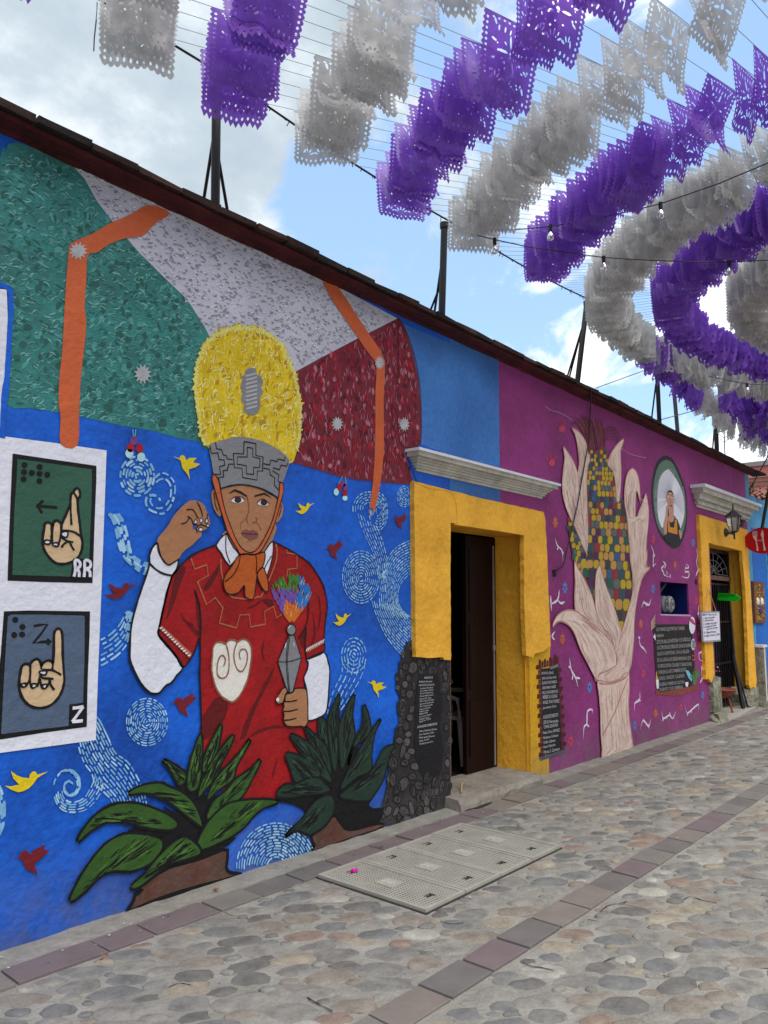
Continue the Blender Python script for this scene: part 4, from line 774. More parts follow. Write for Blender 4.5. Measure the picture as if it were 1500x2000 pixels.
# ---- painted stone pillar with thanks plaque
c_st0 = paint('pillar_dark', '#242122', var=.3, vscale=10, dirt=.3); pil = fS('375,60 330,55 270,80 245,150 222,200 230,240 190,290 200,350 165,400 170,480 165,560 190,610 205,650 175,700 178,800 210,860 200,900 160,960 145,1050 140,1120 170,1150 110,1180 80,1300 90,1420 70,1560 50,1650 10,1780 0,1900 20,1960 330,1920 680,1790 727,1775 725,800 725,262 660,265 600,240 375,235')
PIL = fill('painted_pillar', pil, c_st0, 7, B); PIL['label'] = 'painted dark boulder pillar with a black plaque of names'
cst = [paint('boulder_%d' % i, c, var=.3, vscale=30) for i, c in enumerate(('#322f2e', '#454140', '#292628', '#545050'))]; c_scr = paint('boulder_scribble', '#65615e')
qp = [P(*p) for p in pil]; plq = fS('405,408 470,400 590,395 612,450 620,560 650,720 618,900 628,1050 655,1200 640,1330 612,1440 520,1455 430,1450 400,1380 355,1230 350,1050 362,900 350,760 372,600 385,480'); qpl = [P(*p) for p in plq]
mb = MB(); mbl = MB(); placed = []; 
for _ in range(1500):
    x, y = R.uniform(745, 877), R.uniform(1252, 1600); w_ = P(x, y)
    r1, r2 = R.uniform(4, 9.5), R.uniform(6, 17)
    if y > 1500 and R.random() < .75: continue
    if not inside(w_, qp) or inside(P(x-2, y), qpl) or inside(P(x+4, y), qpl) or inside(P(x-5, y), qpl): continue
    if any(((x-a)/(r1+c))**2+((y-b)/(r2+d))**2 < .62 for a, b, c, d in placed): continue
    placed.append((x, y, r1, r2)); a0 = R.uniform(-.5, .5); ci = R.randrange(4)
    e_ = [(x+u*math.cos(a0)-v*math.sin(a0), y+u*math.sin(a0)+v*math.cos(a0)) for u, v in ell(0, 0, r1, r2, 14)]; e_ = [(a+R.uniform(-.7, .7), b+R.uniform(-.9, .9)) for a, b in e_]
    if any(not inside(P(*p), qp) for p in e_): e_ = [(x+(a-x)*.55, y+(b-y)*.55) for a, b in e_]
    ww = [P(*p) for p in e_]; yl = W-LY*8-len(placed)*.00001
    mb.add([(a, yl, b) for a, b in ww], [tuple(range(14))], ci)
    for k in range(R.randint(3, 6)):
        f_ = R.uniform(.25, .9); s0 = R.uniform(0, 6); ribbon(mbl, [P(x+(e_[0][0]-x)*0+r1*f_*math.cos(s0+t*.5)*.9, y+r2*f_*math.sin(s0+t*.5)*.9) for t in range(5)], .004, yl-.0009, 0, taper=True)
    ribbon(mbl, ww+[ww[0]], .007, yl-.0005, 1)
tag(mb.build('painted_boulders', cst, PIL), kind='stuff'); tag(mbl.build('boulder_scribbles', [c_scr, c_blk], PIL), kind='stuff')
PL = fill('black_plaque', plq, paint('plaque_black', '#121116', var=.1), 9, PIL)
def text(name, rows, mat, parent, layer, off=0.0, squeeze=1.0, yy=None):
    """rows: (string, left baseline px, right baseline px, cap height px)"""
    mb = MB()
    for s_, a, b, h in rows:
        cu = bpy.data.curves.new('t', 'FONT'); cu.body = s_; cu.resolution_u = 2; cu.offset = .012
        ob = bpy.data.objects.new('t', cu); COL.objects.link(ob); bpy.context.view_layer.update(); me = ob.to_mesh()
        A = P(*a, off); Bq = P(*b, off); Hh = P(a[0], a[1]-h, off)[1]-A[1]; xs_ = [v.co.x for v in me.vertices]
        if xs_:
            wx = max(xs_); V = []
            for v in me.vertices:
                t = v.co.x/wx; V.append((A[0]+(Bq[0]-A[0])*t+.10*v.co.y*Hh, W-off-LY*layer, A[1]+(Bq[1]-A[1])*t+v.co.y/.7*Hh))
            mb.add(V, [tuple(p.vertices) for p in me.polygons])
        ob.to_mesh_clear(); bpy.data.objects.remove(ob); bpy.data.curves.remove(cu)
    o = mb.build(name, mat, parent); o['kind'] = 'stuff'; return o
c_chalk = paint('chalk', '#a9a9ae', var=.1)
def rowpx(f, s_, x0, y0, x1, y1, h, k): a = f('%f,%f' % (x0, y0))[0]; b = f('%f,%f' % (x1, y1))[0]; return (s_, a, b, h/k)
tf = lambda s: T(s, 800, 1300, 11.11)
rows = [('MAESTROS', 285, 285, 475, 275, 45), ('Rolando Jimenez', 175, 365, 460, 355, 40), ('ARTISTAS SORDOS:', 170, 445, 510, 430, 42), ('Josefina Mendoza', 200, 510, 480, 485, 34), ('Juan Alberto Garcia', 200, 565, 485, 535, 34), ('Brenda Mendez Nunez', 190, 620, 485, 590, 34), ('Maria Isabel Lopez', 190, 680, 485, 640, 34), ('Blanca Flor Tapia', 190, 740, 440, 705, 34), ('Mario Eduardo Reyes', 190, 790, 500, 745, 34), ('Jose Ariel Gutierrez', 190, 850, 490, 800, 34), ('Milo Schokemohle', 190, 905, 465, 855, 34), ('Susana Morales', 185, 965, 425, 915, 34), ('Rebeca Casas', 185, 1015, 380, 975, 34), ('Miguel Diaz', 180, 1070, 365, 1025, 34), ('Leonardo Zarate', 180, 1130, 440, 1065, 34), ('Cristhian Yanez', 175, 1185, 395, 1130, 34), ('Angel Ivan Torrez', 180, 1235, 430, 1160, 34), ('AGRADECIMIENTOS:', 135, 1355, 570, 1280, 52),
        ('Alma Guzman Zarate', 180, 1440, 560, 1385, 38), ('Jose Francisco Diaz', 175, 1510, 500, 1460, 38), ('Maria Isabel Estevez', 175, 1580, 510, 1535, 38), ('Jorge Garcia', 180, 1650, 390, 1605, 38), ('Claudia Jimenez Cruz', 180, 1715, 480, 1655, 36)]
text('plaque_names', [rowpx(tf, s_, a, b, c, d, h, 11.11) for s_, a, b, c, d, h in rows], c_chalk, PL, 10.5)
text('painted_date', [rowpx(fS, '04/2022', 440, 1650, 600, 1640, 60, 5.263)], cst[3], PIL, 10.5)
#==PART4==
# ------------------------------------------------------------------ the mural, right part: hand of maize
c_husk = paint('husk', '#ddc2b4', var=.12, vscale=6, dirt=.3); c_hl = paint('husk_line', '#b08c80', var=.1); c_hl2 = paint('husk_light', '#efe0d4', var=.05); c_hl3 = paint('husk_pink', '#b57f7c', var=.1); c_silk = paint('silk_brown', '#7c4048', var=.1); c_silk2 = paint('silk_dark', '#4c1428', var=.1)
cobm = [paint('kernel_'+n, c, var=.1) for n, c in dict(yellow='#b89a22', ochre='#b98a4a', grey='#5a6468', teal='#24505a', red='#8e2c34', plum='#4e2450', blue='#2c5688', green='#24584a', charcoal='#363a3e', orange='#c06a22').items()]
c_cobg = paint('cob_ground', '#54483a', var=.2)
def cob(poly, rowh, colw, skew, base=8):
    o = fill('maize_cob', poly, c_cobg, base, B); q = [P(*p) for p in poly]; mb = MB(); y = min(b for a, b in poly); n = 0
    while y < max(b for a, b in poly):
        h = rowh(y); x = min(a for a, b in poly)-6+R.uniform(0, 5); 
        while x < max(a for a, b in poly)+6:
            w = colw(y)*R.uniform(.85, 1.2); cx, cy = x+w/2, y+h/2+skew*(x-1180)
            if inside(P(cx, cy), q):
                ci = R.choices(range(10), (11, 6, 4, 3, 3, 3, 2.5, 1.5, 2, .8))[0]; hh = h*R.uniform(.95, 1.15)
                e_ = [(cx+a*(w/2-.45), cy+b*(hh/2-.5)) for a, b in ((-1, -.5), (-.55, -1), (.55, -1), (1, -.5), (1, .5), (.55, 1), (-.55, 1), (-1, .5))]
                mb.add([(P(*p)[0], W-LY*(base+1)-n*.000002, P(*p)[1]) for p in e_], [tuple(range(8))], ci); n += 1
            x += w
        y += h
    return tag(mb.build('maize_kernels', cobm, o), kind='stuff')
# corn silk
mb = MB()
for i in range(85):
    t = R.random(); bx = 590+t*230; tx = 370+t*400+R.uniform(-30, 30); ty = 170+160*abs(t-.45)**1.2+R.uniform(0, 110); b0 = (bx, 700); m_ = ((bx*.65+tx*.35), 420)
    q = [fM('%f,%f' % p)[0] for p in ((bx, 700), ((bx*.85+tx*.15), 560), m_, ((bx*.3+tx*.7), 300), (tx, ty))]; ribbon(mb, [P(*p) for p in q], R.uniform(.006, .012), W-LY*5-i*.00001, 0 if R.random() < .6 else 1, taper=True)
for i in range(11):
    k = i/10; q = [fM('%f,%f' % p)[0] for p in ((765+k*30, 690), (775+k*30, 480+k*80), (820+k*20, 370+k*170), (900, 350+k*190), (970+15*(1-k), 420+k*140), (1025-k*110, 495+k*130))]; ribbon(mb, [P(*p) for p in smc(q, 3, False)], .006, W-LY*5-.002, i % 2, taper=True)
tag(mb.build('maize_silk', [c_silk, c_silk2], B), kind='stuff')
cobc = T('1149,880 1160,884 1168,872 1184,878 1186,907 1192,908 1201,935 1201,976 1216,976 1222,1010 1226,1080 1234,1150 1230,1175 1210,1240 1203,1215 1190,1190 1165,1180 1150,1180 1140,1150 1136,1110 1144,1060 1146,1000 1144,920')
cob(cobc, lambda y: 8+max(0, (y-900))*.048, lambda y: 6+max(0, (y-900))*.026, .05)
cob(T('1106,1014 1113,1010 1124,1030 1136,1060 1145,1088 1147,1145 1135,1130 1120,1100 1112,1060'), lambda y: 7+max(0, y-1020)*.05, lambda y: 7, .5)
def husk(pts, layer, dens=26, tip=None):
    o = fill('maize_husk', smc(pts, 2), c_husk, layer, B); lines('husk_edge', [pts], .016, c_hl3, layer+.3, o, 2, True)
    q = [P(*p) for p in smc(pts, 2)]; mb = MB(); tip = tip or pts[0]; ce = (sum(p[0] for p in pts)/len(pts), sum(p[1] for p in pts)/len(pts)); ts = P(*tip)
    y0, y1 = min(b for a, b in pts), max(b for a, b in pts); x0, x1 = min(a for a, b in pts), max(a for a, b in pts); n = 0
    for _ in range(dens*20):
        if n > dens: break
        x, y = R.uniform(x0, x1), R.uniform(y0, y1)
        # follow the husk: chain of short steps that keeps the same fraction between left and right edge
        def span(yy):
            xs_ = []
            for i in range(len(pts)):
                a, b = pts[i], pts[(i+1) % len(pts)]
                if (a[1] > yy) != (b[1] > yy): xs_.append(a[0]+(b[0]-a[0])*(yy-a[1])/(b[1]-a[1]))
            return sorted(xs_)
        sp = span(y); seg = [(sp[i], sp[i+1]) for i in range(0, len(sp)-1, 2) if sp[i] <= x <= sp[i+1]]
        if not seg: continue
        fr = (x-seg[0][0])/max(1, seg[0][1]-seg[0][0]); L_ = R.uniform(14, 46); ch = [(x, y)]; px = x
        for k in range(1, 5):
            yy = y+L_*k/4; sp = span(yy); sg = [(sp[i], sp[i+1]) for i in range(0, len(sp)-1, 2)]
            sg = [s_ for s_ in sg if s_[0]-4 <= px <= s_[1]+4]
            if not sg: break
            px = sg[0][0]+fr*(sg[0][1]-sg[0][0]); ch.append((px+R.uniform(-.2, .2), yy))
        if len(ch) < 3: continue
        ribbon(mb, [P(*p) for p in ch], R.uniform(.003, .0065), W-LY*(layer+.6)-n*.000004, R.choice((0, 0, 1, 1, 1, 2)), taper=True); n += 1
    tag(mb.build('husk_lines', [c_hl, c_hl2, c_hl3], o), kind='stuff'); return o
husk(fM('360,375 440,410 510,490 560,590 575,700 600,800 565,900 560,1200 570,1500 578,1800 560,2010')+fN('552,180 520,80 490,0')+fM('420,1700 400,1400 440,1000 460,850 450,700 430,560 400,440'), 10, 170)
husk(fM('250,610 320,710 380,800 430,930 445,1000 470,1200 500,1500 545,1800 560,2000')+fN('545,150')+fM('480,1850 420,1700 340,1540 280,1380 245,1230 240,1050 255,900 270,750'), 11, 200)
husk(fM('1048,520 1000,680 1010,900 1000,1150 990,1310 950,1330 935,1100 900,930 830,850 850,760 900,660 980,560'), 10, 80)
husk(fM('1130,910 1170,905 1215,970 1240,1070 1250,1180 1255,1350 1230,1250 1205,1190 1195,1300 1195,1560 1240,1450 1300,1300 1328,1225 1350,1330 1365,1450 1360,1600 1340,1800 1330,2000')+fN('1315,80 1315,200 1300,310 1355,310 1330,350 1290,390 1240,480 1200,650 1165,850 1150,1050 1145,1250 1130,1400 1110,1565')+fO('985,40 955,120 955,250 800,270 640,260 560,170')+fN('920,1565 918,1400 930,1330 960,1200 1000,1100 1060,900 1110,720 1130,600 1125,400 1100,250 1085,0')+fM('1105,1850 1090,1700 1075,1500 1055,1400 1045,1250 1060,1080 1090,960'), 12, 420)
husk(fN('385,230 430,330 500,440 560,560 610,680 660,870 690,980 760,1090 850,1200 910,1370 800,1330 700,1200 560,980 430,900 395,850 385,700 395,500'), 13, 130)
husk(fN('710,285 735,400 790,560 850,720 910,880 950,1020 985,1130 950,1300 915,1420 860,1200 760,1090 690,980 660,870 645,700 650,500 665,370'), 14, 130)
husk(fN('105,1075 125,990 180,910 260,865 340,858 420,880 500,950 620,1040 740,1150 840,1250 890,1340 915,1565')+fO('620,150 600,225 560,170 500,50')+fN('480,1400 420,1250 370,1130 300,1040 210,1000 150,1020'), 15, 170)
husk(fO('600,225 720,245 850,210 955,130 950,500 960,680 990,880 1004,990 1003,1010 800,1060 655,1110 650,1000 635,830 630,560 610,350'), 15.5, 240)
lines('wrist_crease', [fO('615,255 700,262 800,245 900,200 945,150'), fO('650,850 720,720 800,560 880,350 940,200')], .022, c_hl3, 17, B)
c_hp = paint('handprint', '#b8405c'); 
for (x, y, s_) in ((1097, 834, 1.0), (1077, 900, 1.0)):
    o = fill('painted_handprint', ell(x, y+4, 6, 7), c_hp, 3, B)
    lines('print_finger', [[(x+a*3, y), (x+a*(9 if x < 1090 else 6.5), y-b)] for a, b in ((-1.2, 4), (-.5, 13), (0, 15), (.5, 14), (1, 8))], .02, c_hp, 3, o, 0, taper=True)
# flowers and sprigs
cf = [paint('petal_'+n, c) for n, c in dict(orange='#c8602a', pink='#bd3e62', blue='#4e7cc4').items()]
for c_, pts in ((0, '1084,1020 1098,1248 1251,1218 1318,1103 1280,1393 1366,1259'), (1, '1114,1447 1275,1053 1256,1315 1329,1382 1359,1173'), (2, '1103,1148 1151,1342 1275,1150 1239,1417 1353,1060 1372,1357')):
    for x, y in T(pts):
        k = 1 if x < 1160 else (.8 if x < 1300 else .68); mb = MB()
        for i in range(7):
            a = 2*math.pi*i/7-1.57; c0 = (x+5*k*.62*math.cos(a), y+12*k*.62*math.sin(a)); e_ = [(c0[0]+u*math.cos(a)*2.6*k-v*math.sin(a)*1.3*k, c0[1]+u*math.sin(a)*6.0*k+v*math.cos(a)*3.0*k) for u, v in ell(0, 0, .78, 1, 8)]
            mb.add([(P(*p)[0], W-LY*2-i*.00001, P(*p)[1]) for p in e_], [tuple(range(8))])
        o = mb.build('painted_flower', cf[c_], B); o['kind'] = 'stuff'
        fill('flower_centre', ell(x, y, 1.2*k, 2.5*k, 8), cf[2] if c_ == 0 else c_br, 3, o)
c_spr = paint('sprig_white', '#d9cede')
for g in (['250,155 265,200 290,225 297,290', '268,212 262,222', '290,225 300,248'], ['225,540 265,515 275,455', '265,515 285,535 308,525'], ['224,490 229,580'], ['250,700 233,728 248,750'], ['335,855 345,925 370,970 385,1025', '370,970 398,975', '328,905 345,915', '355,955 350,985'],
          ['470,1180 468,1158 440,1168 436,1240 420,1260 416,1330', '436,1245 450,1258'], ['740,725 750,780 770,800 788,830', '738,735 750,738'], ['746,1052 746,1100 718,1120 716,1168', '738,1095 752,1108'], ['750,1272 765,1222 785,1240 800,1256 812,1212', '795,1240 802,1270', '770,1230 768,1212'], ['875,1165 885,1210 920,1190 940,1210 958,1168', '885,1205 880,1226', '905,1195 906,1212', '925,1192 922,1172'],
          ['1013,1135 1025,1178 1060,1150 1078,1135 1092,1128 1088,1165', '1025,1175 1028,1195', '1048,1160 1050,1178'], ['757,562 770,530 800,545 812,505', '780,528 786,552', '770,520 772,535'], ['812,195 828,240 825,310 842,300', '822,265 836,250', '825,308 826,325'], ['882,285 892,310 874,330 884,350 892,370 925,382', '885,290 900,310 890,330', '905,345 908,368', '924,362 926,386'], ['1020,300 1012,350 1034,350 1030,385 992,378', '1012,330 1034,325 1022,305'],
          ['1078,210 1085,260 1080,300 1098,370', '1092,330 1075,376'], ['1092,545 1090,590 1097,640', '1084,600 1096,590'], ['1088,660 1096,680 1088,740', '1090,700 1102,728'], ['1118,870 1098,865 1094,830 1112,826 1114,900 1108,940 1116,1000', '1116,970 1100,1002', '1106,905 1114,925']):
    lines('painted_sprig', [q3(s_) for s_ in g], .022 if '250,155' in g[0] else .026, c_spr, 3, B, 3, taper=True)
# portrait medallion
o = fill('painted_medallion', smc(fP('450,110 540,108 640,180 760,400 880,750 915,1100 905,1450 860,1680 780,1850 700,1905 620,1900 500,1800 390,1640 300,1400 235,1100 225,750 260,450 330,220'), 3), paint('medallion_dark', '#1d2a2a'), 3, B); o['label'] = 'oval portrait of a woman with a white pleated veil'
fill('medallion_field', smc(fP('480,188 540,190 640,260 740,480 850,780 890,1100 880,1400 820,1640 770,1740 700,1790 560,1770 450,1670 330,1450 270,1150 250,800 290,480 370,270'), 3), paint('medallion_green', '#5a7468'), 4, o)
ve = fP('520,375 570,385 700,560 780,720 840,900 860,1100 850,1300 800,1480 770,1520 700,1340 640,1250 500,1250 440,1520 370,1400 335,1200 330,900 360,600 430,450')
v_ = fill('pleated_veil', smc(ve, 2), c_white, 5, o); lines('veil_pleats', [[(1250+(580+(t-.5)*30)/10, 880+95), (1250+(570+300*math.cos(a))/10, 880+(950+600*math.sin(a))/10)] for t, a in [(i/60, math.pi*(.85+1.3*i/60)) for i in range(61)] if inside(P(1250+(570+300*math.cos(a)*.8)/10, 880+(950+600*math.sin(a)*.8)/10), [P(*p) for p in ve])], .006, c_grwh, 6, v_, 0)
c_skm = paint('portrait_skin', '#b98a78'); c_drs = paint('portrait_dress', '#17262b')
fill('portrait_dress', fP('535,1290 560,1400 640,1400 670,1310 720,1350 760,1460 780,1540 750,1620 770,1740 700,1830 600,1840 500,1760 450,1670 520,1600 525,1330'), c_drs, 7, o)
for q in ('550,1070 640,1070 640,1280 655,1330 600,1410 550,1350 530,1290', '500,1090 540,1090 548,1270 520,1400 510,1600 480,1645 445,1600 450,1400 490,1270', '740,1560 780,1560 805,1640 775,1735'): fill('portrait_arm', smc(fP(q), 2), c_skm, 8, o)
fill('portrait_face', smc(fP('510,850 545,790 600,795 640,880 650,950 632,1080 600,1110 555,1110 505,960'), 3), c_skm, 9, o)
fill('portrait_apron', fP('525,1300 545,1300 570,1495 650,1510 665,1340 705,1360 715,1640 620,1620 530,1590'), paint('apron_orange', '#c8842c', vscale=60, var=.3), 9, o)
fill('portrait_hair', fP('512,850 528,795 560,778 600,785 630,830 642,885 600,820 550,808'), c_blk, 10, o); lines('portrait_features', [fP('518,870 550,862'), fP('582,875 622,900'), fP('575,940 570,1030')], .01, c_blk, 11, o); fill('portrait_lips', fP('560,1070 590,1060 620,1080 590,1100'), c_br, 11, o)
for e_ in ((535, 895), (605, 915)): fill('portrait_eye', [fP('%f,%f' % p)[0] for p in ell(e_[0], e_[1], 12, 16, 8)], c_white, 11, o)
# poem board
c_bd = paint('board_black', '#17181a', var=.15)
fill('painted_ledge', fQ('110,1730 300,1780 740,1680 1110,1630 1050,1740 700,1860 500,1870 120,1845'), paint('ledge_brown', '#7e3c34', var=.2), 4, B)
BD = fill('poem_board', fQ('80,235 500,225 885,228 960,450 1000,900 1010,1200 930,1640 600,1720 205,1780 160,1700 110,1300 80,800 60,300'), c_bd, 5, B); BD['label'] = 'black board with a handwritten poem under the niche'
pr = [('LAS MANOS QUE PINTAN TAMBIÉN', 125, 385, 775, 355, 85), ('HABLAN.', 130, 525, 300, 515, 70), ('ESTE MURAL ES HISTORIA Y ES ORGULLO,', 135, 680, 925, 605, 90), ('LA COMUNIDAD SORDA DE OAXACA PLASMA', 140, 810, 920, 745, 90), ('AQUÍ SU IDENTIDAD, CON LA BELLEZA', 145, 945, 885, 880, 80), ('DE LA LENGUA DE SEÑAS MEXICANA, QUE', 145, 1090, 915, 1035, 85), ('FLORECE ENTRE COLORES Y TRADICIONES,', 160, 1225, 945, 1170, 80), ('PORQUE EL ARTE TAMBIÉN SE DICE', 175, 1370, 810, 1300, 80), ('CON EL CORAZÓN, Y LA LENGUA', 185, 1510, 775, 1440, 80), ('DE SEÑAS TAMBIÉN ES CULTURA,', 190, 1650, 775, 1580, 75), ('PUENTE Y DE CREERLA.', 200, 1765, 740, 1690, 70)]
text('poem_writing', [rowpx(fQ, s_, a, b, c, d, h, 11.765) for s_, a, b, c, d, h in pr], paint('chalk_faint', '#8f9092'), BD, 6)
for e_, c_, nm in (((950, 250, 70, 198), c_hl2, 'painted_drum'), ((972, 690, 50, 135), c_grwh, 'painted_disc')):
    q = [fQ('%f,%f' % p)[0] for p in ell(*e_)]; o = fill(nm, q, c_white if nm == 'painted_drum' else c_grwh, 7, B)
    if nm == 'painted_drum': fill('drum_band', fQ('895,130 910,90 960,110 1015,200 1018,245 960,220 910,180'), cf[1], 8, o)
    else: lines('disc_weave', [[(fQ('%f,%f' % (972+a, 690+b))[0]), (fQ('%f,%f' % (972+a+18, 690+b+30))[0])] for a in (-30, -12, 6, 20) for b in (-90, -55, -20, 15, 50)], .008, c_blk, 8, o, 0)
fill('painted_bottle', fQ('118,1310 135,1310 140,1390 170,1480 178,1560 180,1710 130,1710 110,1600 105,1480 118,1400'), paint('bottle_straw', '#b99a3c'), 7, B); fill('bottle_label', fQ('115,1500 175,1500 180,1700 132,1705'), c_white, 8, B)
fill('painted_cloth', fQ('790,1280 860,1290 950,1430 940,1550 860,1450 810,1330'), paint('cloth_blue', '#6fb0cc'), 7, B); fill('painted_cup', fQ('785,1560 858,1550 855,1630 830,1670 800,1650'), c_white, 8, B)
lines('painted_grass_tuft', [fQ('%d,1615 %f,%f %f,%f' % (960+i*5, (960+i*5+1010+60*math.sin(i*.6-2.6))/2+10, 1500, 900+i*20+R.uniform(-10, 10), 1180+abs(i-7)*32+R.uniform(-20, 30))) for i in range(13)], .03, paint('tuft_green', '#3f7a3a'), 7.5, B, 2, taper=True)
lines('painted_butterfly', [fQ('945,930 990,960 1020,890 1000,1000 1030,1030 960,1050 945,930')], .012, cf[0], 7, B, 0); lines('painted_feather', [fQ('0,%d 100,%d' % (190+i*40, 20+i*60)) for i in range(5)], .02, c_hl, 6, B, 0); fill('painted_shell', fQ('50,515 90,440 105,500 110,600 80,560'), c_white, 7, B)
# names board with painted bricks beside the first door
o = fill('names_board', fT('210,385 330,372 495,318 500,700 530,1200 545,1705 250,1800 228,1300 210,700'), c_bd, 5, B); o['label'] = 'black list of names framed by painted red bricks'
mb = MB(); cbk = [paint('brick_paint', '#4a171c', var=.3), paint('brick_paint_light', '#5e2228', var=.3)]
def br_(pts, n): mb.add([(P(*p)[0], W-LY*5.4-n*.00001, P(*p)[1]) for p in fT(pts)], [(0, 1, 2, 3)], n % 2)
for i in range(19):
    y = 325+i*79; x = 135 if i % 2 == 0 else 165; x += i*2.5; br_('%d,%d %d,%d %d,%d %d,%d' % (x, y, 212+i*2, y-4, 214+i*2, y+66, x, y+70), i)
    x2 = 545 if i % 2 else 515; x2 += i*4.5; xl = 488+i*3; y2 = 300+i*75; br_('%d,%d %d,%d %d,%d %d,%d' % (xl, y2, x2, y2-8, x2+2, y2+54, xl+2, y2+62), i+1)
for i in range(8): x = 178+i*42; y = (235, 265, 225, 250, 200, 215, 155, 180)[i]; br_('%d,%d %d,%d %d,%d %d,%d' % (x, y, x+32, y-3, x+32, 375-i*9, x, 380-i*9), i+2)
tag(mb.build('painted_bricks', cbk, o), kind='stuff'); fill('painted_sill', fT('180,1830 600,1695 618,1735 210,1880'), paint('sill_grey', '#4c5460'), 5.6, o)
nr = [('05/2025', 360, 395, 485, 350, 45), ('ARTISTAS: JORGE', 215, 475, 410, 465, 38), ('PEDRO ANTONIO MATEO', 225, 560, 460, 540, 38), ('BLANCA FLOR PANEDA', 225, 640, 468, 615, 48), ('CRISTHIAN YAÑEZ', 228, 720, 450, 695, 46), ('MILO SCHOKEMOHLE', 230, 800, 485, 770, 48), ('REBECA CASAS', 235, 875, 475, 850, 56), ('ANGEL IVAN TORREZ', 238, 958, 508, 930, 54), ('Juan Antonio García', 238, 1040, 458, 1005, 40), ('AGRADECIMIENTO', 242, 1200, 490, 1160, 60), ('JESUS Hernandez', 250, 1280, 490, 1250, 54), ('OMAR ZAMORA', 252, 1360, 485, 1320, 54), ('Heinz Oliver JIMENEZ', 240, 1450, 512, 1400, 48), ('Mazliman Carrasco', 242, 1530, 490, 1480, 44), ('Otilia Galarza', 245, 1605, 442, 1565, 44), ('Brian Eduardo', 248, 1680, 442, 1635, 44), ('Myrsa S. Carrasco', 250, 1770, 515, 1705, 56)]
text('names_writing', [rowpx(fT, s_, a, b, c, d, h, 8.333) for s_, a, b, c, d, h in nr], c_chalk, o, 7)
for q in ('1078,1113 1085,1112 1086,1126 1079,1127', '1357,1131 1361,1132 1361,1142 1357,1141'): fill('black_hole_patch', T(q), c_blk, 3, B)
lines('plaster_crack', [T('1062,795 1075,803 1088,806 1100,812 1116,822'), T('1210,876 1230,888 1260,895')], .004, paint('crack_pale', '#a9a2b4'), 17, B)
lines('drip_line', [T('795,940 830,955 870,962 882,985 884,1022')], .006, c_yel2, 36, B, off=.0)
# ------------------------------------------------------------------ neighbours at the end of the row
NB = thing('blue_building', 'light blue building with exposed brick edge and rooftop plants past the second doorway', 'building', (16, W+.2, 0))
nb_z = P(1461, 966)[1]
mb = MB(); mb.box(14.045, 24, W+.01, W+5, -.1, nb_z); mb.build('wall', paint('sky_blue', '#2f86b8', var=.25, vscale=2, dirt=.4, col2='#4a9ac0'), NB)
mb = MB(); mb.box(14.045, 14.9, W-.002, W+.0105, -.1, 3.0); mb.build('wall_lower', paint('azure', '#0f63b8', var=.12, dirt=.4), NB)
mb = MB(); mb.box(13.82, 14.04, W-.14, W+.05, -.05, .98); mb.build('corner_stone', M_rock, NB); mb = MB(); mb.box(13.80, 14.06, W-.16, W+.06, .98, 1.02); mb.tube([(13.86, W-.16, 1.0), (13.86, W-.16, .12)], .012, 6); mb.build('pipe', surf('white_pipe', '#cfcfcf', bump=0), NB)
Mbr = [surf('brick_%d' % i, c, var=.3, vscale=14, bump=.8, bscale=40) for i, c in enumerate(('#6f4138', '#5f3a34', '#7d5044'))]
i = 0; z = 1.25
while z < 2.75:
    x = 15.0+(.12 if i % 2 else 0); mb = MB(); mb.box(x, x+.32, W-.09, W+.05, z, z+.06, j=.006); mb.build('brick', Mbr[i % 3], NB); z += .083; i += 1
mb = MB(); mb.box(15.3, 15.9, W-.03, W+.02, -.1, 2.8); mb.build('brick_pier', Mbr[1], NB)
pa = [P(1465, 1135), P(1480, 1136), P(1485, 1216), P(1471, 1217)]; x0 = pa[0][0]+.03; z1 = pa[0][1]; z0 = pa[3][1]
PN = thing('carved_panel', 'tall brown carved wooden panel with a mask face on the blue wall', 'panel', (x0+.25, W-.04, z0))
mb = MB(); mb.box(x0, x0+.62, W-.045, W-.003, z0, z1); mb.build('panel_board', surf('panel_wood', '#6d4630', var=.3, vscale=30, bump=.6), PN)
mb = MB()
for k in range(90):
    u, v = R.uniform(.04, .58), R.uniform(.04, z1-z0-.05); mb.lathe([(.0, -.012), (.013, -.006), (.016, 0)], (x0+u, W-.047, z0+v), 5, 0, 'y')
for k in (.18, .42): mb.lathe([(0, -.03), (.05, -.02), (.07, 0)], (x0+k, W-.047, z0+.52*(z1-z0)), 8, 1, 'y')
mb.lathe([(0, -.04), (.07, -.02), (.09, 0)], (x0+.3, W-.047, z0+.33*(z1-z0)), 8, 2, 'y'); o = mb.build('carving', [surf('gilt', '#a8863c', bump=0), surf('mask_white', '#d8d2bc', bump=0), surf('mask_violet', '#4a3a6a', bump=0)], PN); o['kind'] = 'stuff'
# rooftop plants
PLN = thing('rooftop_plants', 'row of bushy green plants along the parapet of the light blue building', 'plant', (16, W+.3, nb_z))
mb = MB()
for k in range(700):
    x, y, z = 14.1+R.random()*3.2, W+.15+R.random()*.4, nb_z+R.uniform(0, .28)*(1+.4*math.sin(k)); s_ = R.uniform(.03, .06); a, b = R.uniform(0, 6.3), R.uniform(-1, 1)
    d1 = Vector((math.cos(a), math.sin(a), b)).normalized()*s_; d2 = Vector((-math.sin(a), math.cos(a), R.uniform(-.6, .6)))*s_*.5
    c = Vector((x, y, z)); mb.add([c-d1, c+d2, c+d1, c-d2], [(0, 1, 2, 3)], R.choice((0, 0, 1, 1, 2)))
o = mb.build('foliage', [surf('leaf_green', '#2c4a1e', bump=0), surf('leaf_dark', '#1c3018', bump=0), surf('leaf_ochre', '#8a7a30', bump=0)], PLN); o['kind'] = 'stuff'
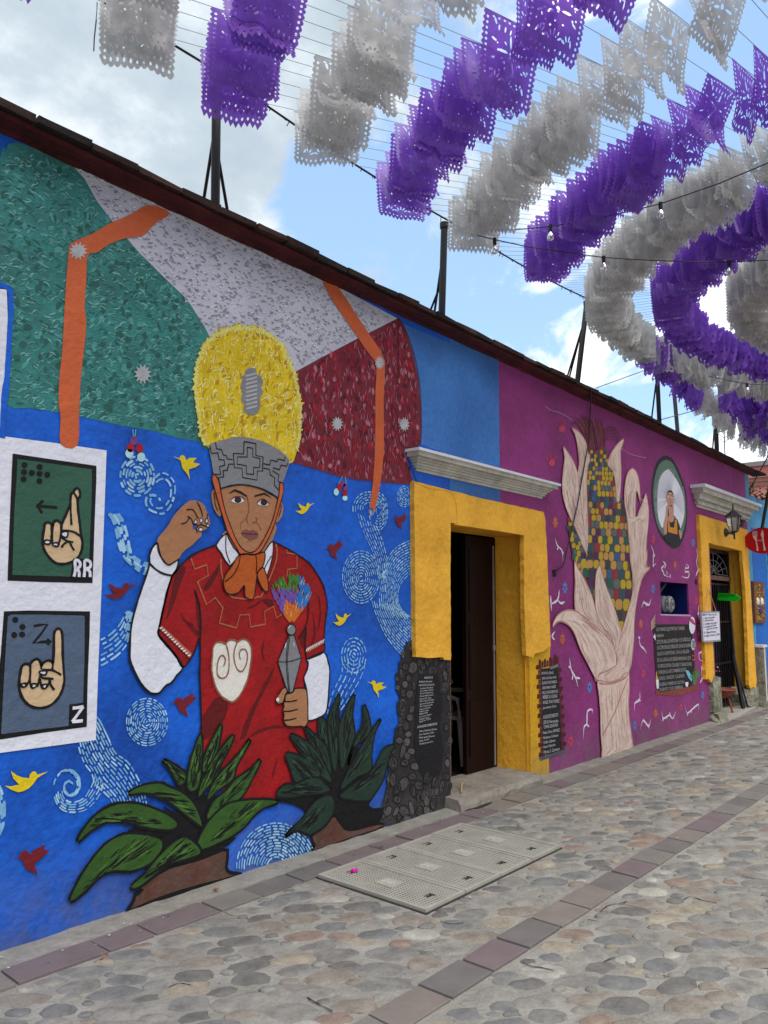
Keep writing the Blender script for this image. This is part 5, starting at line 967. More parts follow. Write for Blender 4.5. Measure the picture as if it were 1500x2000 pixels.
mb = MB(); mb.box(14.1, 17.3, W+.1, W+.6, nb_z-.01, nb_z+.06); mb.build('planter', surf('planter_clay', '#6d5040', bump=.3), PLN)
PB = thing('pink_building', 'salmon pink building with moulded cornice closing the view behind the blue house', 'building', (27, 3, 0))
zt = AX(1480, 903.5, 27)[1]; sal = paint('salmon', '#ee9284', var=.15, vscale=.8)
mb = MB(); mb.box(27, 34, -14, 9.0, 0, zt-.15); mb.build('wall', sal, PB)
mb = MB(); mb.box(26.75, 34.2, -14.1, 9.1, zt-.15, zt); mb.build('coping', surf('coping_grey', '#8d7f7c', bump=.3), PB)
zc = AX(1480, 930, 27)[1]; zc2 = AX(1480, 942, 27)[1]
mb = MB(); mb.box(26.72, 27, -14, 9, zc-.08, zc); mb.box(26.82, 27, -14, 9, zc2, zc-.08); mb.box(26.9, 27, -14, 9, zc2-.14, zc2); mb.build('cornice', paint('salmon_moulding', '#c07c6c', var=.2), PB)
for k in range(5):
    y = 6-k*3.2; w_ = MB(); w_.box(26.96, 27.0, y-.6, y+.6, 1.0, 3.3); f_ = w_.build('window', surf('window_glass', '#20262c', rough=.2, bump=0), PB)
    w_ = MB(); w_.box(26.9, 27, y-.72, y-.6, .9, 3.4); w_.box(26.9, 27, y+.6, y+.72, .9, 3.4); w_.box(26.9, 27, y-.6, y+.6, 3.3, 3.4); w_.box(26.88, 27, y-.75, y+.75, .8, .9); w_.box(26.94, 26.96, y-.02, y+.02, 1.0, 3.3); w_.build('window_frame', paint('frame_cream', '#b09a80'), f_)
# ------------------------------------------------------------------ things on and by the wall
# wall lantern at the second door
def onwall(px, py, off): x, z = P(px, py, off); return Vector((x, W-off, z))
lc = onwall(1433, 1022, .30)
LN = thing('wall_lantern', 'black six-sided carriage lantern on a bracket above the second yellow doorway', 'lamp', tuple(lc))
M_bz = surf('bronze_black', '#221d20', rough=.4, spec=.5, bump=.2); M_gl = bpy.data.materials.new('lantern_glass'); M_gl.use_nodes = True; b_ = M_gl.node_tree.nodes['Principled BSDF']; b_.inputs['Base Color'].default_value = (.75, .73, .68, 1); b_.inputs['Transmission Weight'].default_value = .85; b_.inputs['Roughness'].default_value = .15
wb = onwall(1417, 1040, .055)
mb = MB(); mb.lathe([(0, -.05), (.035, -.045), (.06, -.02), (.07, 0)], (wb.x, wb.y, wb.z), 12, 0, 'y'); mb.tube([(wb.x, wb.y-.02, wb.z), (wb.x+.02, wb.y-.12, wb.z-.03), (lc.x, lc.y, lc.z-.19), ], [.02, .014, .014], 8); mb.tube([(lc.x, lc.y, lc.z-.24), (lc.x, lc.y, lc.z-.12)], .014, 8); mb.build('bracket', M_bz, LN)
mb = MB(); mb.lathe([(.02, -.14), (.05, -.12), (.085, -.02), (.10, .10)], tuple(lc), 6); mb.build('glass_pane', M_gl, LN)
mb = MB(); mb.lathe([(.01, .26), (.014, .20), (.05, .17), (.12, .115), (.135, .10), (.11, .095), (.0, .1)], tuple(lc), 6); mb.tube([(lc.x, lc.y, lc.z+.2), (lc.x, lc.y, lc.z+.29)], .007, 6); mb.build('lantern_roof', M_bz, LN)
mb = MB()
for k in range(6):
    a = math.pi*k/3; mb.tube([(lc.x+r_*math.cos(a), lc.y+r_*math.sin(a), lc.z+z_) for r_, z_ in ((.022, -.14), (.055, -.12), (.09, -.02), (.105, .10))], .006, 5)
mb.lathe([(.0, -.15), (.03, -.14), (.04, -.125), (.03, -.11)], tuple(lc), 8); mb.build('lantern_cage', M_bz, LN)
mb = MB(); mb.lathe([(0, .05), (.02, .04), (.022, .0), (.012, -.05), (.012, -.11)], tuple(lc), 8); mb.build('bulb', surf('frosted_bulb', '#b8b4ac', bump=0), LN)
# small second lantern / camera bracket behind it
l2 = onwall(1448, 1022, .14); LN2 = thing('wall_bracket', 'small dark fitting on the purple wall just behind the lantern', 'bracket', tuple(l2)); mb = MB(); mb.lathe([(.0, .07), (.07, .05), (.075, .03), (.04, .02), (.035, -.05), (0, -.06)], tuple(l2), 8); mb.tube([tuple(l2), (l2.x, W, l2.z-.08)], .012, 6); mb.build('bracket_body', M_bz, LN2)
# round red restaurant sign on an iron arm
sx = 13.5; sy, sz = AX(1487, 1056, sx); rr = .215
SG = thing('round_sign', 'round red projecting sign with white fork and knife on a dark iron arm', 'sign', (sx, sy, sz))
M_rs = surf('sign_red', '#b00b1a', rough=.35, bump=0, var=.05); M_ws = surf('sign_white', '#e6b9b9', rough=.4, bump=0)
mb = MB(); n = 40; f_ = [(sx-.02, sy+rr*1.15*math.cos(2*math.pi*i/n)*(1+.05*math.cos(4*math.pi*i/n)), sz+rr*math.sin(2*math.pi*i/n)*(1+.04*math.cos(6*math.pi*i/n))) for i in range(n)]; g_ = [(sx+.02, b, c) for a, b, c in f_]
mb.add(f_+g_, [tuple(range(n)), tuple(range(n, 2*n))[::-1]]+[(i, n+i, n+(i+1) % n, (i+1) % n) for i in range(n)]); mb.build('sign_disc', M_rs, SG)
mb = MB(); X_ = sx-.026
def rbx(pts, w_):      # ribbon on the sign face
    V = []
    for i, p in enumerate(pts):
        a, b = pts[max(i-1, 0)], pts[min(i+1, len(pts)-1)]; dy, dz = b[0]-a[0], b[1]-a[1]; l = math.hypot(dy, dz) or 1; k = w_[i]/2 if isinstance(w_, list) else w_/2
        V += [(X_, sy+p[0]-dz/l*k, sz+p[1]+dy/l*k), (X_, sy+p[0]+dz/l*k, sz+p[1]-dy/l*k)]
    mb.add(V, [(2*i, 2*i+1, 2*i+3, 2*i+2) for i in range(len(pts)-1)])
for t in (.055, .075, .095, .115): rbx([(t, .16), (t, .08)], .010)
rbx([(.085, .09), (.085, .06), (.075, .0), (.062, -.08), (.058, -.165)], [.075, .06, .016, .022, .034]); rbx([(-.03, .17), (-.025, .10), (-.032, .03), (-.04, -.06), (-.05, -.165)], [.01, .05, .022, .022, .036])
cu = bpy.data.curves.new('t', 'FONT'); cu.body = 'Inicia'; cu.resolution_u = 2; ob = bpy.data.objects.new('t', cu); COL.objects.link(ob); bpy.context.view_layer.update(); me = ob.to_mesh(); wx = max(v.co.x for v in me.vertices)
mb.add([(X_-.001, sy+.065-v.co.x/wx*.085, sz-.01+v.co.y*.055) for v in me.vertices], [tuple(p.vertices) for p in me.polygons]); ob.to_mesh_clear(); bpy.data.objects.remove(ob)
mb.build('fork_and_knife', M_ws, SG); SG.children[-1]['kind'] = 'stuff'
at_, az_ = AX(1503, 950, sx); mb = MB(); mb.tube([(sx, sy-.02, sz+rr*.95), (sx, at_, az_), (sx, at_-.03, az_+.35)], .026, 8); mb.build('iron_arm', M_iron, SG)
# green arrow sign
gx = 12.75; 
ga = [AX(*p, gx) for p in T('1403,1158 1436,1160 1447,1168 1438,1175 1401,1172')]
AS = thing('arrow_sign', 'bright green arrow-shaped sign hanging inside the second doorway', 'sign', (gx, ga[0][0], ga[0][1]))
mb = MB(); n = 5; mb.add([(gx, a, b) for a, b in ga]+[(gx+.03, a, b) for a, b in ga], [tuple(range(n)), tuple(range(n, 2*n))[::-1]]+[(i, n+i, n+(i+1) % n, (i+1) % n) for i in range(n)]); mb.build('arrow_board', surf('sign_green', '#14b420', rough=.4, bump=0, var=.05), AS)
cu = bpy.data.curves.new('t', 'FONT'); cu.body = 'Sanitarios'; cu.resolution_u = 2; ob = bpy.data.objects.new('t', cu); COL.objects.link(ob); bpy.context.view_layer.update(); me = ob.to_mesh(); wx = max(v.co.x for v in me.vertices); mb = MB()
mb.add([(gx-.003, ga[4][0]+(ga[3][0]-ga[4][0])*(.08+.84*v.co.x/wx), ga[4][1]+.05+v.co.y*.10) for v in me.vertices], [tuple(p.vertices) for p in me.polygons]); ob.to_mesh_clear(); bpy.data.objects.remove(ob); o = mb.build('arrow_text', surf('sign_dark_green', '#0a5a14', bump=0), AS); o['kind'] = 'stuff'
mb = MB(); mb.tube([(gx+.015, ga[1][0], ga[1][1]), (gx+.015, ga[1][0]+.02, 2.55)], .004, 4); mb.tube([(gx+.015, ga[0][0], ga[0][1]), (gx+.015, ga[0][0], 2.55)], .004, 4); mb.build('hanging_wire', M_iron, AS)
# handwritten menu board hanging on the left jamb
mo = .075; MN = thing('menu_board', 'white handwritten menu board hung by a cord on the left jamb of the second doorway', 'sign', (11.9, W-mo, 1.2))
mq = T('1370,1196 1405,1195 1407,1251 1374,1253'); prism('board', mq, mo+.012, surf('menu_white', '#d4d4e4', bump=0, rough=.4, var=.03), MN, depth=.02)
lines('board_frame', [mq], .022, surf('menu_frame', '#8e8ea0', bump=0), 1, MN, 0, True, off=mo+.013)
nail = onwall(1384, 1150, .06); a_ = onwall(1376, 1196, mo+.01); b2_ = onwall(1399, 1195, mo+.01); mb = MB(); mb.tube([tuple(a_), tuple(nail), tuple(b2_)], .006, 4); mb.tube([(nail.x, W-.04, nail.z), tuple(nail)], .008, 5); mb.build('cord', surf('cord_tan', '#b79a6a', bump=0), MN)
mf = lambda s: T(s, 1370, 1120, 13.33)
text('menu_writing', [rowpx(mf, s_, a, b, c, d, h, 13.33) for s_, a, b, c, d, h in [('MENÚ  Plato del día', 25, 1095, 395, 1085, 40), ('1. Sopa de guías', 30, 1185, 350, 1155, 45), ('2. Arroz blanco', 35, 1250, 320, 1225, 45), ('3. Caldito de pollo', 45, 1345, 400, 1300, 50), ('4. Tortita de huevo', 50, 1430, 385, 1360, 50), ('   salsa de tomate', 90, 1480, 415, 1420, 45), ('5. Agua fresca', 60, 1560, 385, 1530, 50), ('6. Agua, Postre y Café', 65, 1650, 465, 1600, 50)]], c_blk, MN, 2, off=mo+.014)
# round meters in the niche
mx_, mz_ = P(1299, 1180, -.10)
MT = thing('water_meter', 'pair of round grey meters with bent pipes inside the navy niche', 'meter', (mx_, W+.15, mz_))
mb = MB(); mb.tube([(9.92, W+.2, mz_-.1), (mx_-.1, W+.18, mz_+.1), (mx_+.25, W+.18, mz_+.28)], .018, 8); mb.tube([(mx_, W+.15, mz_-.12), (mx_+.06, W+.15, mz_-.2)], .014, 6); mb.build('pipe', surf('dull_pipe', '#5a5a58', bump=.2), MT)
for k in (0, 1):
    mb = MB(); c = (mx_-.02+k*.26, W+.12+k*.02, mz_); mb.lathe([(0, -.05), (.085, -.05), (.11, -.03), (.115, 0), (.09, .05)], c, 18, 0, 'y'); o = mb.build('meter_body', surf('meter_grey_%d' % k, ('#77777a', '#9a9a94')[k], bump=.2), MT)
    mb = MB(); mb.lathe([(.07, -.056), (.08, -.052)], c, 18, 0, 'y'); [mb.tube([(c[0]-.05, c[1]-.056, c[2]+d), (c[0]+.05, c[1]-.056, c[2]+d*.4)], .004, 4) for d in (-.03, 0, .03)]; mb.build('meter_dial', M_iron, o)
# plastic chair just inside the first door
chx, chy, chz = 6.50, 4.62, .09
CH = thing('plastic_chair', 'white moulded plastic chair in the dark just inside the open door', 'chair', (chx, chy, chz))
M_pl = surf('white_plastic', '#b8b8bc', rough=.4, bump=0, var=.05)
mb = MB(); mb.box(chx-.22, chx+.22, chy-.2, chy+.22, chz+.42, chz+.45); mb.build('seat', M_pl, CH)
mb = MB(); mb.tube([(chx-.22, chy+.2, chz+.42), (chx-.2, chy+.26, chz+.7), (chx-.12, chy+.3, chz+.86), (chx+.12, chy+.3, chz+.86), (chx+.2, chy+.26, chz+.7), (chx+.22, chy+.2, chz+.42)], .026, 6)
for k in (-.1, -.03, .04, .11): mb.tube([(chx+k, chy+.22, chz+.44), (chx+k, chy+.3, chz+.86)], .012, 5)
mb.build('backrest', M_pl, CH)
for sx_ in (-1, 1):
    mb = MB(); mb.tube([(chx+sx_*.21, chy+.24, chz+.65), (chx+sx_*.25, chy, chz+.66), (chx+sx_*.24, chy-.2, chz+.62), (chx+sx_*.23, chy-.22, chz+.42)], .024, 6); mb.build('armrest', M_pl, CH)
    for sy_ in (-1, 1): mb = MB(); mb.tube([(chx+sx_*.2, chy+sy_*.2, chz+.43), (chx+sx_*.25, chy+sy_*.26, chz)], [.034, .02], 6); mb.build('leg', M_pl, CH)
mb = MB(); mb.tube([(5.3, W-.06, .115), (5.42, W+.02, .15), (5.6, W+.1, .13)], [.006, .012, .004], 6); tag(mb.build('bent_twig', surf('twig', '#9a8a60', bump=0)), 'pale bent twig on the first doorstep', 'twig')
# bowl, flowers and black stand in the second doorway
bx, by = 12.35, W+.1
BW = thing('clay_bowl', 'wide terracotta bowl on feet at the foot of the second doorway', 'bowl', (bx, by, .06)); mb = MB(); mb.lathe([(0, .2), (.05, .2), (.16, .25), (.24, .34), (.23, .35), (.14, .28), (0, .26)], (bx, by, .06), 20); mb.build('bowl', surf('terracotta', '#8a4a3a', bump=.3), BW)
mb = MB(); [mb.tube([(bx+.12*math.cos(a), by+.12*math.sin(a), .28), (bx+.17*math.cos(a), by+.17*math.sin(a), .06)], .015, 6) for a in (.5, 2.6, 4.7)]; mb.build('bowl_foot', MATS['terracotta'], BW); BW.children[-1]['kind'] = 'stuff'
FL = thing('potted_flowers', 'bunch of pink and white flowers behind the terracotta bowl', 'flowers', (12.05, W+.15, .06)); mb = MB()
for k in range(60): c = Vector((12.05+R.uniform(-.15, .4), W+.15+R.uniform(-.06, .1), .5+R.uniform(-.14, .22))); s_ = R.uniform(.02, .045); mb.add([c+Vector((R.uniform(-1, 1), R.uniform(-1, 1), R.uniform(-1, 1)))*s_ for _ in range(4)], [(0, 1, 2), (0, 2, 3)], R.choice((0, 0, 1, 2, 2)))
mb.build('blossoms', [surf('pink_petal', '#c05a90', bump=0), surf('white_petal', '#c8c8c8', bump=0), surf('stem_green', '#24402a', bump=0)], FL); FL.children[-1]['kind'] = 'stuff'
mb = MB(); mb.lathe([(.0, 0), (.1, 0), (.14, .3), (.15, .34)], (12.1, W+.18, .06), 12); mb.build('pot', M_iron, FL)
ST = thing('folded_stand', 'tall black folded stand leaning at the right side of the second doorway', 'stand', (13.1, W, .06)); mb = MB(); mb.tube([(13.05, W-.02, .06), (13.0, W+.1, 1.0)], .035, 8); mb.tube([(12.95, W+.05, .9), (13.0, W+.1, 1.9)], .02, 8); mb.build('stand_pole', M_iron, ST)
for k, a in enumerate((-.12, .14)): mb = MB(); mb.tube([(13.02, W+.06, .75), (13.06+a, W-.05, .06)], .014, 6); mb.build('leg', M_iron, ST)
#==PART5==
# ------------------------------------------------------------------ poles on the roof edge
M_pole = surf('dark_steel', '#2a2829', rough=.5, metal=.3, bump=.2); M_pole2 = surf('grey_steel', '#5b5a5c', rough=.5, metal=.3, bump=.2)
HC = 4.95
def pole(top, bot, br, label, r=.032, mat=None):
    r *= .85
    t = onwall(*top, -.02); b = onwall(*bot, -.02); b.z = 3.98; o = thing('cable_pole', label, 'pole', tuple(b), 'poles on the roof edge')
    mb = MB(); mb.tube([b, t], r, 8); mb.build('post', mat or M_pole, o)
    mb = MB(); mb.lathe([(.0, -.03), (r*1.3, -.03), (r*1.35, .02), (0, .03)], tuple(t), 8); mb.build('cap', M_pole, o)
    for tp, bt in br:
        a = onwall(*tp, -.03); c = onwall(*bt, -.45 if bt[0] < bot[0]-3 else -.25); c.z = 3.99; mb = MB(); mb.tube([a, c], .011, 6); mb.build('brace', mat or M_pole, o)
    return t
PT = [pole((423, 163), (421, 408), [((421, 245), (386, 388)), ((425, 300), (460, 426))], 'nearest roof pole, half hidden by purple paper banners', .034),
      pole((868, 440), (862, 616), [((866, 490), (838, 600)), ((864, 548), (814, 592))], 'tall roof pole with two braces above the faded blue wall', .036),
      pole((1146, 592), (1125, 743), [((1137, 640), (1090, 722)), ((1136, 645), (1096, 728))], 'leaning roof pole above the maize hand', .036),
      pole((1282, 700), (1288, 824), [((1281, 750), (1265, 812))], 'roof pole in front of the grey one, single brace', .036),
      pole((1313, 725), (1324, 840), [], 'bent grey roof pole without braces', .034, M_pole2),
      pole((1397, 800), (1400, 880), [((1396, 824), (1387, 876))], 'farthest roof pole, beside the thin aerial', .042)]
an = onwall(1416, 888, -.4); AN = thing('roof_aerial', 'thin spiky roof aerial beside the farthest pole', 'aerial', tuple(an)); mb = MB(); mb.tube([an, an+Vector((.02, 0, .62))], .009, 5)
for z_, l in ((.3, .16), (.38, .12), (.22, .1)): mb.tube([an+Vector((-l, .05, z_+.06)), an+Vector((0, 0, z_)), an+Vector((l, -.05, z_+.08))], .005, 4)
mb.build('aerial_rods', M_pole, AN)
def wire(name, pts, r, label, cat='cable', mat=None, group=None): mb = MB(); mb.tube(pts, r, 5); o = mb.build(name, mat or M_pole); return tag(o, label, cat, group)
def sag(a, b, s, n=10): a, b = Vector(a), Vector(b); return [a.lerp(b, i/n)-Vector((0, 0, s*4*(i/n)*(1-i/n))) for i in range(n+1)]
# main bearing cable along the wall, from pole to pole
YC = W-.06
pts = []
nod = [(-2.5, 5.0), (2.70, 4.93), (5.17, 4.94), (7.93, 5.10), (10.05, 4.96), (12.4, 4.78), (17.5, 4.9)]
for (xa, za), (xb, zb) in zip(nod, nod[1:]): pts += sag((xa, YC, za), (xb, YC, zb), .035*(xb-xa)/2.5, 12)[:-1]
pts.append((17.5, YC, 4.9))
mb = MB(); mb.tube(pts, .008, 5)
for i in range(220):      # torn ends of old strings knotted on the cable
    k = R.randrange(len(pts)-1); p = Vector(pts[k]).lerp(Vector(pts[k+1]), R.random()); d = Vector((R.uniform(-.03, .03), R.uniform(-.02, .02), R.uniform(-.05, .012))); mb.tube([p, p+d], .004, 3, cap=False)
o = mb.build('bearing_cable', M_pole); tag(o, 'long knotted cable strung from pole to pole above the mural', 'cable')
def czz(x):
    for (xa, za), (xb, zb) in zip(nod, nod[1:]):
        if xa <= x <= xb: t = (x-xa)/(xb-xa); return za+(zb-za)*t-.035*(xb-xa)/2.5*4*t*(1-t)
    return HC
# ------------------------------------------------------------------ cut paper banners on strings that fan out from the middle of the street
nth = lambda n: '%d%s' % (n, 'th' if 10 <= n % 100 <= 20 else {1: 'st', 2: 'nd', 3: 'rd'}.get(n % 10, 'th'))
HUB = (8.64, .28); ZH = 4.95; RC = YC-HUB[1]
def paper(name, col, seed):
    """translucent thin plastic sheet"""
    m = bpy.data.materials.new(name); m.use_nodes = True; t = m.node_tree; t.nodes.clear(); lk = t.links
    out = t.nodes.new('ShaderNodeOutputMaterial'); g = t.nodes.new('ShaderNodeNewGeometry'); nz = t.nodes.new('ShaderNodeTexNoise'); nz.inputs['Scale'].default_value = 14; nz.inputs['Detail'].default_value = 3; lk.new(g.outputs['Position'], nz.inputs['Vector'])
    mx = t.nodes.new('ShaderNodeMix'); mx.data_type = 'RGBA'; lk.new(nz.outputs[0], mx.inputs['Factor']); mx.inputs[6].default_value = sc(lin(col), .5); mx.inputs[7].default_value = sc(lin(col), 1.4)
    d = t.nodes.new('ShaderNodeBsdfDiffuse'); tl = t.nodes.new('ShaderNodeBsdfTranslucent'); gl = t.nodes.new('ShaderNodeBsdfGlossy'); gl.inputs['Roughness'].default_value = .35; tr = t.nodes.new('ShaderNodeBsdfTransparent')
    lk.new(mx.outputs[2], d.inputs[0]); lk.new(mx.outputs[2], tl.inputs[0]); tr.inputs[0].default_value = sc(lin(col), 1.4 if col[1] < '9' else 1)
    a = t.nodes.new('ShaderNodeMixShader'); a.inputs[0].default_value = .5; lk.new(d.outputs[0], a.inputs[1]); lk.new(tl.outputs[0], a.inputs[2])
    b = t.nodes.new('ShaderNodeMixShader'); b.inputs[0].default_value = .04; lk.new(a.outputs[0], b.inputs[1]); lk.new(gl.outputs[0], b.inputs[2])
    c = t.nodes.new('ShaderNodeMixShader'); c.inputs[0].default_value = .15; lk.new(b.outputs[0], c.inputs[1]); lk.new(tr.outputs[0], c.inputs[2]); lk.new(c.outputs[0], out.inputs[0]); return m
M_pp = paper('purple_film', '#8c5cc6', 1); M_wp = paper('white_film', '#cbcac8', 2)
BW_, BH_ = .40, .385
def banner_shape(seed, fine=True):
    r = random.Random(seed); w, h = BW_/2, BH_
    out = []
    ns = 13 if fine else 6; nb = 11 if fine else 6
    out += [(-w, 0), (w, 0)]
    for i in range(ns):
        z0 = -h*i/ns; dz = h/ns; out += [(w+.004, -(-z0)-dz*.25), (w+.009, z0-dz*.5), (w+.004, z0-dz*.75)] if fine else [(w+.008, z0-dz*.5)]
        if i < ns-1: out.append((w-.004, z0-dz))
    pointed = seed % 2
    for i in range(nb):
        x0 = w-2*w*i/nb; dx = 2*w/nb; dp = .03 if pointed else .018
        if i == 0: out.append((w-.002, -h))
        out += [(x0-dx*.25, -h-dp*.7), (x0-dx*.5, -h-dp), (x0-dx*.75, -h-dp*.7)] if fine and not pointed else [(x0-dx*.5, -h-dp)]
        out.append((x0-dx*.97, -h+.002))
    for i in reversed(range(ns)):
        z0 = -h*i/ns; dz = h/ns
        out += [(-w-.004, z0-dz*.75), (-w-.009, z0-dz*.5), (-w-.004, z0-dz*.25)] if fine else [(-w-.008, z0-dz*.5)]
        if i > 0: out.append((-w+.004, z0))
    holes = []
    def hole(cx, cz, rx, rz, a=0, n=6):
        if abs(cx)+max(rx, rz) > w-.006 or cz > -.008 or cz-max(rz, rx) < -h+.004: return
        holes.append([(cx+rx*math.cos(t)*math.cos(a)-rz*math.sin(t)*math.sin(a), cz+rx*math.cos(t)*math.sin(a)+rz*math.sin(t)*math.cos(a)) for t in [2*math.pi*k/n for k in range(n)]])
    if fine:
        for i in range(15):      # border ladders
            for s in (-1, 1): hole(s*(w-.022), -.035-i*.0275, .009, .008, 0, 5)
        for i in range(9): hole(-w+.06+i*.035, -.022, .010, .006, 0, 4)
        for i in range(9): hole(-w+.055+i*.036, -h+.02, .008, .010, 0, 5)
        cz = -h*.45; k = r.choice((7, 8, 9))
        for i in range(k):
            a = 2*math.pi*i/k; hole(.062*math.cos(a), cz+.062*math.sin(a), .034, .009, a, 6)
        hole(0, cz, .016, .016)
        for s in (-1, 1):
            for q in range(4): a = rad(-60+q*40); hole(s*(.125)+s*.0, cz+.09*(q-1.5), .02, .007, a*s, 5)
            for q in range(5): a = math.pi*(.15+.7*q/4); hole(s*.105+.042*math.cos(a), -h+.052+.042*math.sin(a), .017, .006, a, 5)
        for q in range(5): a = math.pi*(.15+.7*q/4); hole(.045*math.cos(a), -h+.055+.045*math.sin(a), .018, .006, a, 5)
        for q in range(6): hole(-.1+q*.04, -.065, .006, .017, r.uniform(-.4, .4), 5)
        for q in range(30): hole(r.uniform(-.15, .15), r.uniform(-h+.1, -.1), r.uniform(.004, .009), r.uniform(.004, .012), r.uniform(0, 3), 5)
    else:
        for q in range(16): hole(-w+.05+(q % 4)*.1, -.06-(q//4)*.1, .018, .02, r.uniform(0, 3), 4)
    keep = []
    for hl_ in holes:
        c = (sum(p[0] for p in hl_)/len(hl_), sum(p[1] for p in hl_)/len(hl_)); ra = max(math.dist(c, p) for p in hl_)
        if all(math.dist(c, c2) > ra+r2-.012 and math.dist(c, c2) > .014 for c2, r2, _ in keep): keep.append((c, ra, hl_))
    holes = [k[2] for k in keep]
    pts = [Vector(p) for p in out]; edges = [(i, (i+1) % len(out)) for i in range(len(out))]
    for hl_ in holes:
        b = len(pts); pts += [Vector(p) for p in hl_]; edges += [(b+i, b+(i+1) % len(hl_)) for i in range(len(hl_))]
    g = .034 if fine else .1; z = -g*.7
    while z > -h+.01:
        x = -w+g*.6
        while x < w-.01:
            p = (x, z)
            if not any(inside(p, hl_) for hl_ in holes): pts.append(Vector(p))
            x += g
        z -= g
    vs_, es_, fs_ = delaunay_2d_cdt(pts, edges, [], 0, 1e-5)[:3]
    poly = out; F_ = []
    for f in fs_:
        c = (sum(vs_[i][0] for i in f)/3, sum(vs_[i][1] for i in f)/3)
        if inside(c, poly) and not any(inside(c, hl_) for hl_ in holes): F_.append(tuple(f))
    # drape: soft vertical folds growing downwards, a curl at the hem, a wind lean
    a1, a2, p1, p2 = r.uniform(.006, .018), r.uniform(.003, .009), r.uniform(0, 6), r.uniform(0, 6); f1, f2 = r.uniform(9, 18), r.uniform(28, 45); lean = r.uniform(-.05, .07); curl = r.uniform(-.04, .07); sq = r.uniform(.03, .10); tw = r.uniform(-.25, .25)
    V = []
    for v in vs_:
        x, z = v[0], v[1]; d = min(1, -z/h); y = (a1*math.sin(f1*x+p1+z*3)+a2*math.sin(f2*x+p2-z*5))*(.25+1.3*d)+lean*d**1.5+curl*max(0, d-.55)**2*6+tw*x*d*.5
        V.append((x*(1-sq*d)+.01*math.sin(6*z+p1)*d, y, z+abs(lean)*.15*d+max(0, d-.6)*abs(curl)*.5))
    return V, F_
SH = [banner_shape(s) for s in range(10)]; SHL = [banner_shape(s, False) for s in range(4)]
bm_ = {}
for ci, m in enumerate((M_pp, M_wp)):
    for k, (V, F_) in enumerate(SH):
        me = bpy.data.meshes.new('paper_banner'); me.from_pydata(V, [], F_); me.materials.append(m); me.polygons.foreach_set('use_smooth', [True]*len(F_)); me.update(); bm_[(ci, k)] = me
# string directions (degrees round the hub, 0 = straight towards the camera end of the street)
TH = []; a = 1.0
while a < 176:
    TH.append(a+R.uniform(-.12, .12))
    a += 2.0 if a < 21 else (1.0+.01*(a-21)*1.3 if a < 60 else (1.3 if a < 118 else 1.0 if a < 140 else .8))
bl = []; M_str = surf('thin_twine', '#6d6d70', bump=0); ns_ = 0
for a in TH:
    c, s = math.cos(rad(a)), math.sin(rad(a)); rmax = min(RC/max(s, .02), 11.0)
    ex, ey = HUB[0]-c*rmax, HUB[1]+s*rmax
    ze = czz(ex) if rmax < 10.9 else ZH
    def at_r(r_): t = r_/rmax; return Vector((HUB[0]-c*r_, HUB[1]+s*r_, ZH+(ze-ZH)*t-.05*4*t*(1-t)))
    mb = MB(); mb.tube([at_r(rmax*i/8) for i in range(9)], .002, 3, cap=False); o = mb.build('banner_string', M_str)
    sect = 'above the near end of the mural' if a < 30 else ('above the halo and the first doorway' if a < 50 else ('above the maize hand' if a < 95 else 'beyond the maize hand'))
    ns_ += 1; tag(o, 'thin banner twine, %s from the near end, %s' % (nth(ns_), sect), 'string', 'twines fanning over the street')
    k = 0
    while True:
        r1 = (.68, 1.38, 2.08, 2.82, 3.47, 4.20, 4.97, 5.66, 6.35, 7.0, 7.58, 8.25, 8.95, 9.6, 10.3, 11)[min(k, 15)]; k += 1
        if r1 > rmax-{5: -.12, 6: .26, 7: .34}.get(k, .05)+R.uniform(-.05, .05) or k > 15: break
        ci = 0 if k % 2 == 0 else 1
        p = at_r(r1-.2+R.uniform(-.012, .012)); d = p-Vector((0, 0, H0+.2)); dc = Vector((right.dot(d), down.dot(d), fwd.dot(d)))
        vis = dc.z > .3 and -120 < CX+F*dc.x/dc.z < 1640 and -220 < CY+F*dc.y/dc.z < 1300
        bl.append((d.length if vis else d.length+100, p, a, ci, k, vis))
def add_b(p, a, ci, k):
    d = p-Vector((0, 0, H0+.2)); z_ = fwd.dot(d); v_ = z_ > .3 and -120 < CX+F*right.dot(d)/z_ < 1640 and -220 < CY+F*down.dot(d)/z_ < 1300
    bl.append((d.length if v_ else d.length+100, p, a, ci, k, v_))
for a in TH:          # rows filling the far corner between the outer arc and the roof cable
    if not 97 < a < 160: continue
    c, s = math.cos(rad(a)), math.sin(rad(a)); rmax = RC/s; ex = HUB[0]-c*rmax; j = 0; r_ = rmax-.22
    while r_ > 3.75 or (j == 0 and r_ > 3.2):
        t = r_/rmax; add_b(Vector((HUB[0]-c*r_, HUB[1]+s*r_, ZH+(czz(ex)-ZH)*t-.05-.04*R.random())), a, 0 if (j % 2 == 0) == (a < 125 or j > 1) else 1, 14); r_ -= .46; j += 1
bl.sort(key=lambda b: b[0]); sep_ = 0; far = MB(); print('BANNERS', len(bl), sum(b[5] for b in bl), 'strings', ns_)
ordw = ['innermost', 'innermost', 'second', 'third', 'fourth', 'fifth', 'sixth', 'seventh', 'eighth', 'ninth', 'tenth', 'eleventh', 'twelfth', 'thirteenth', 'fourteenth']
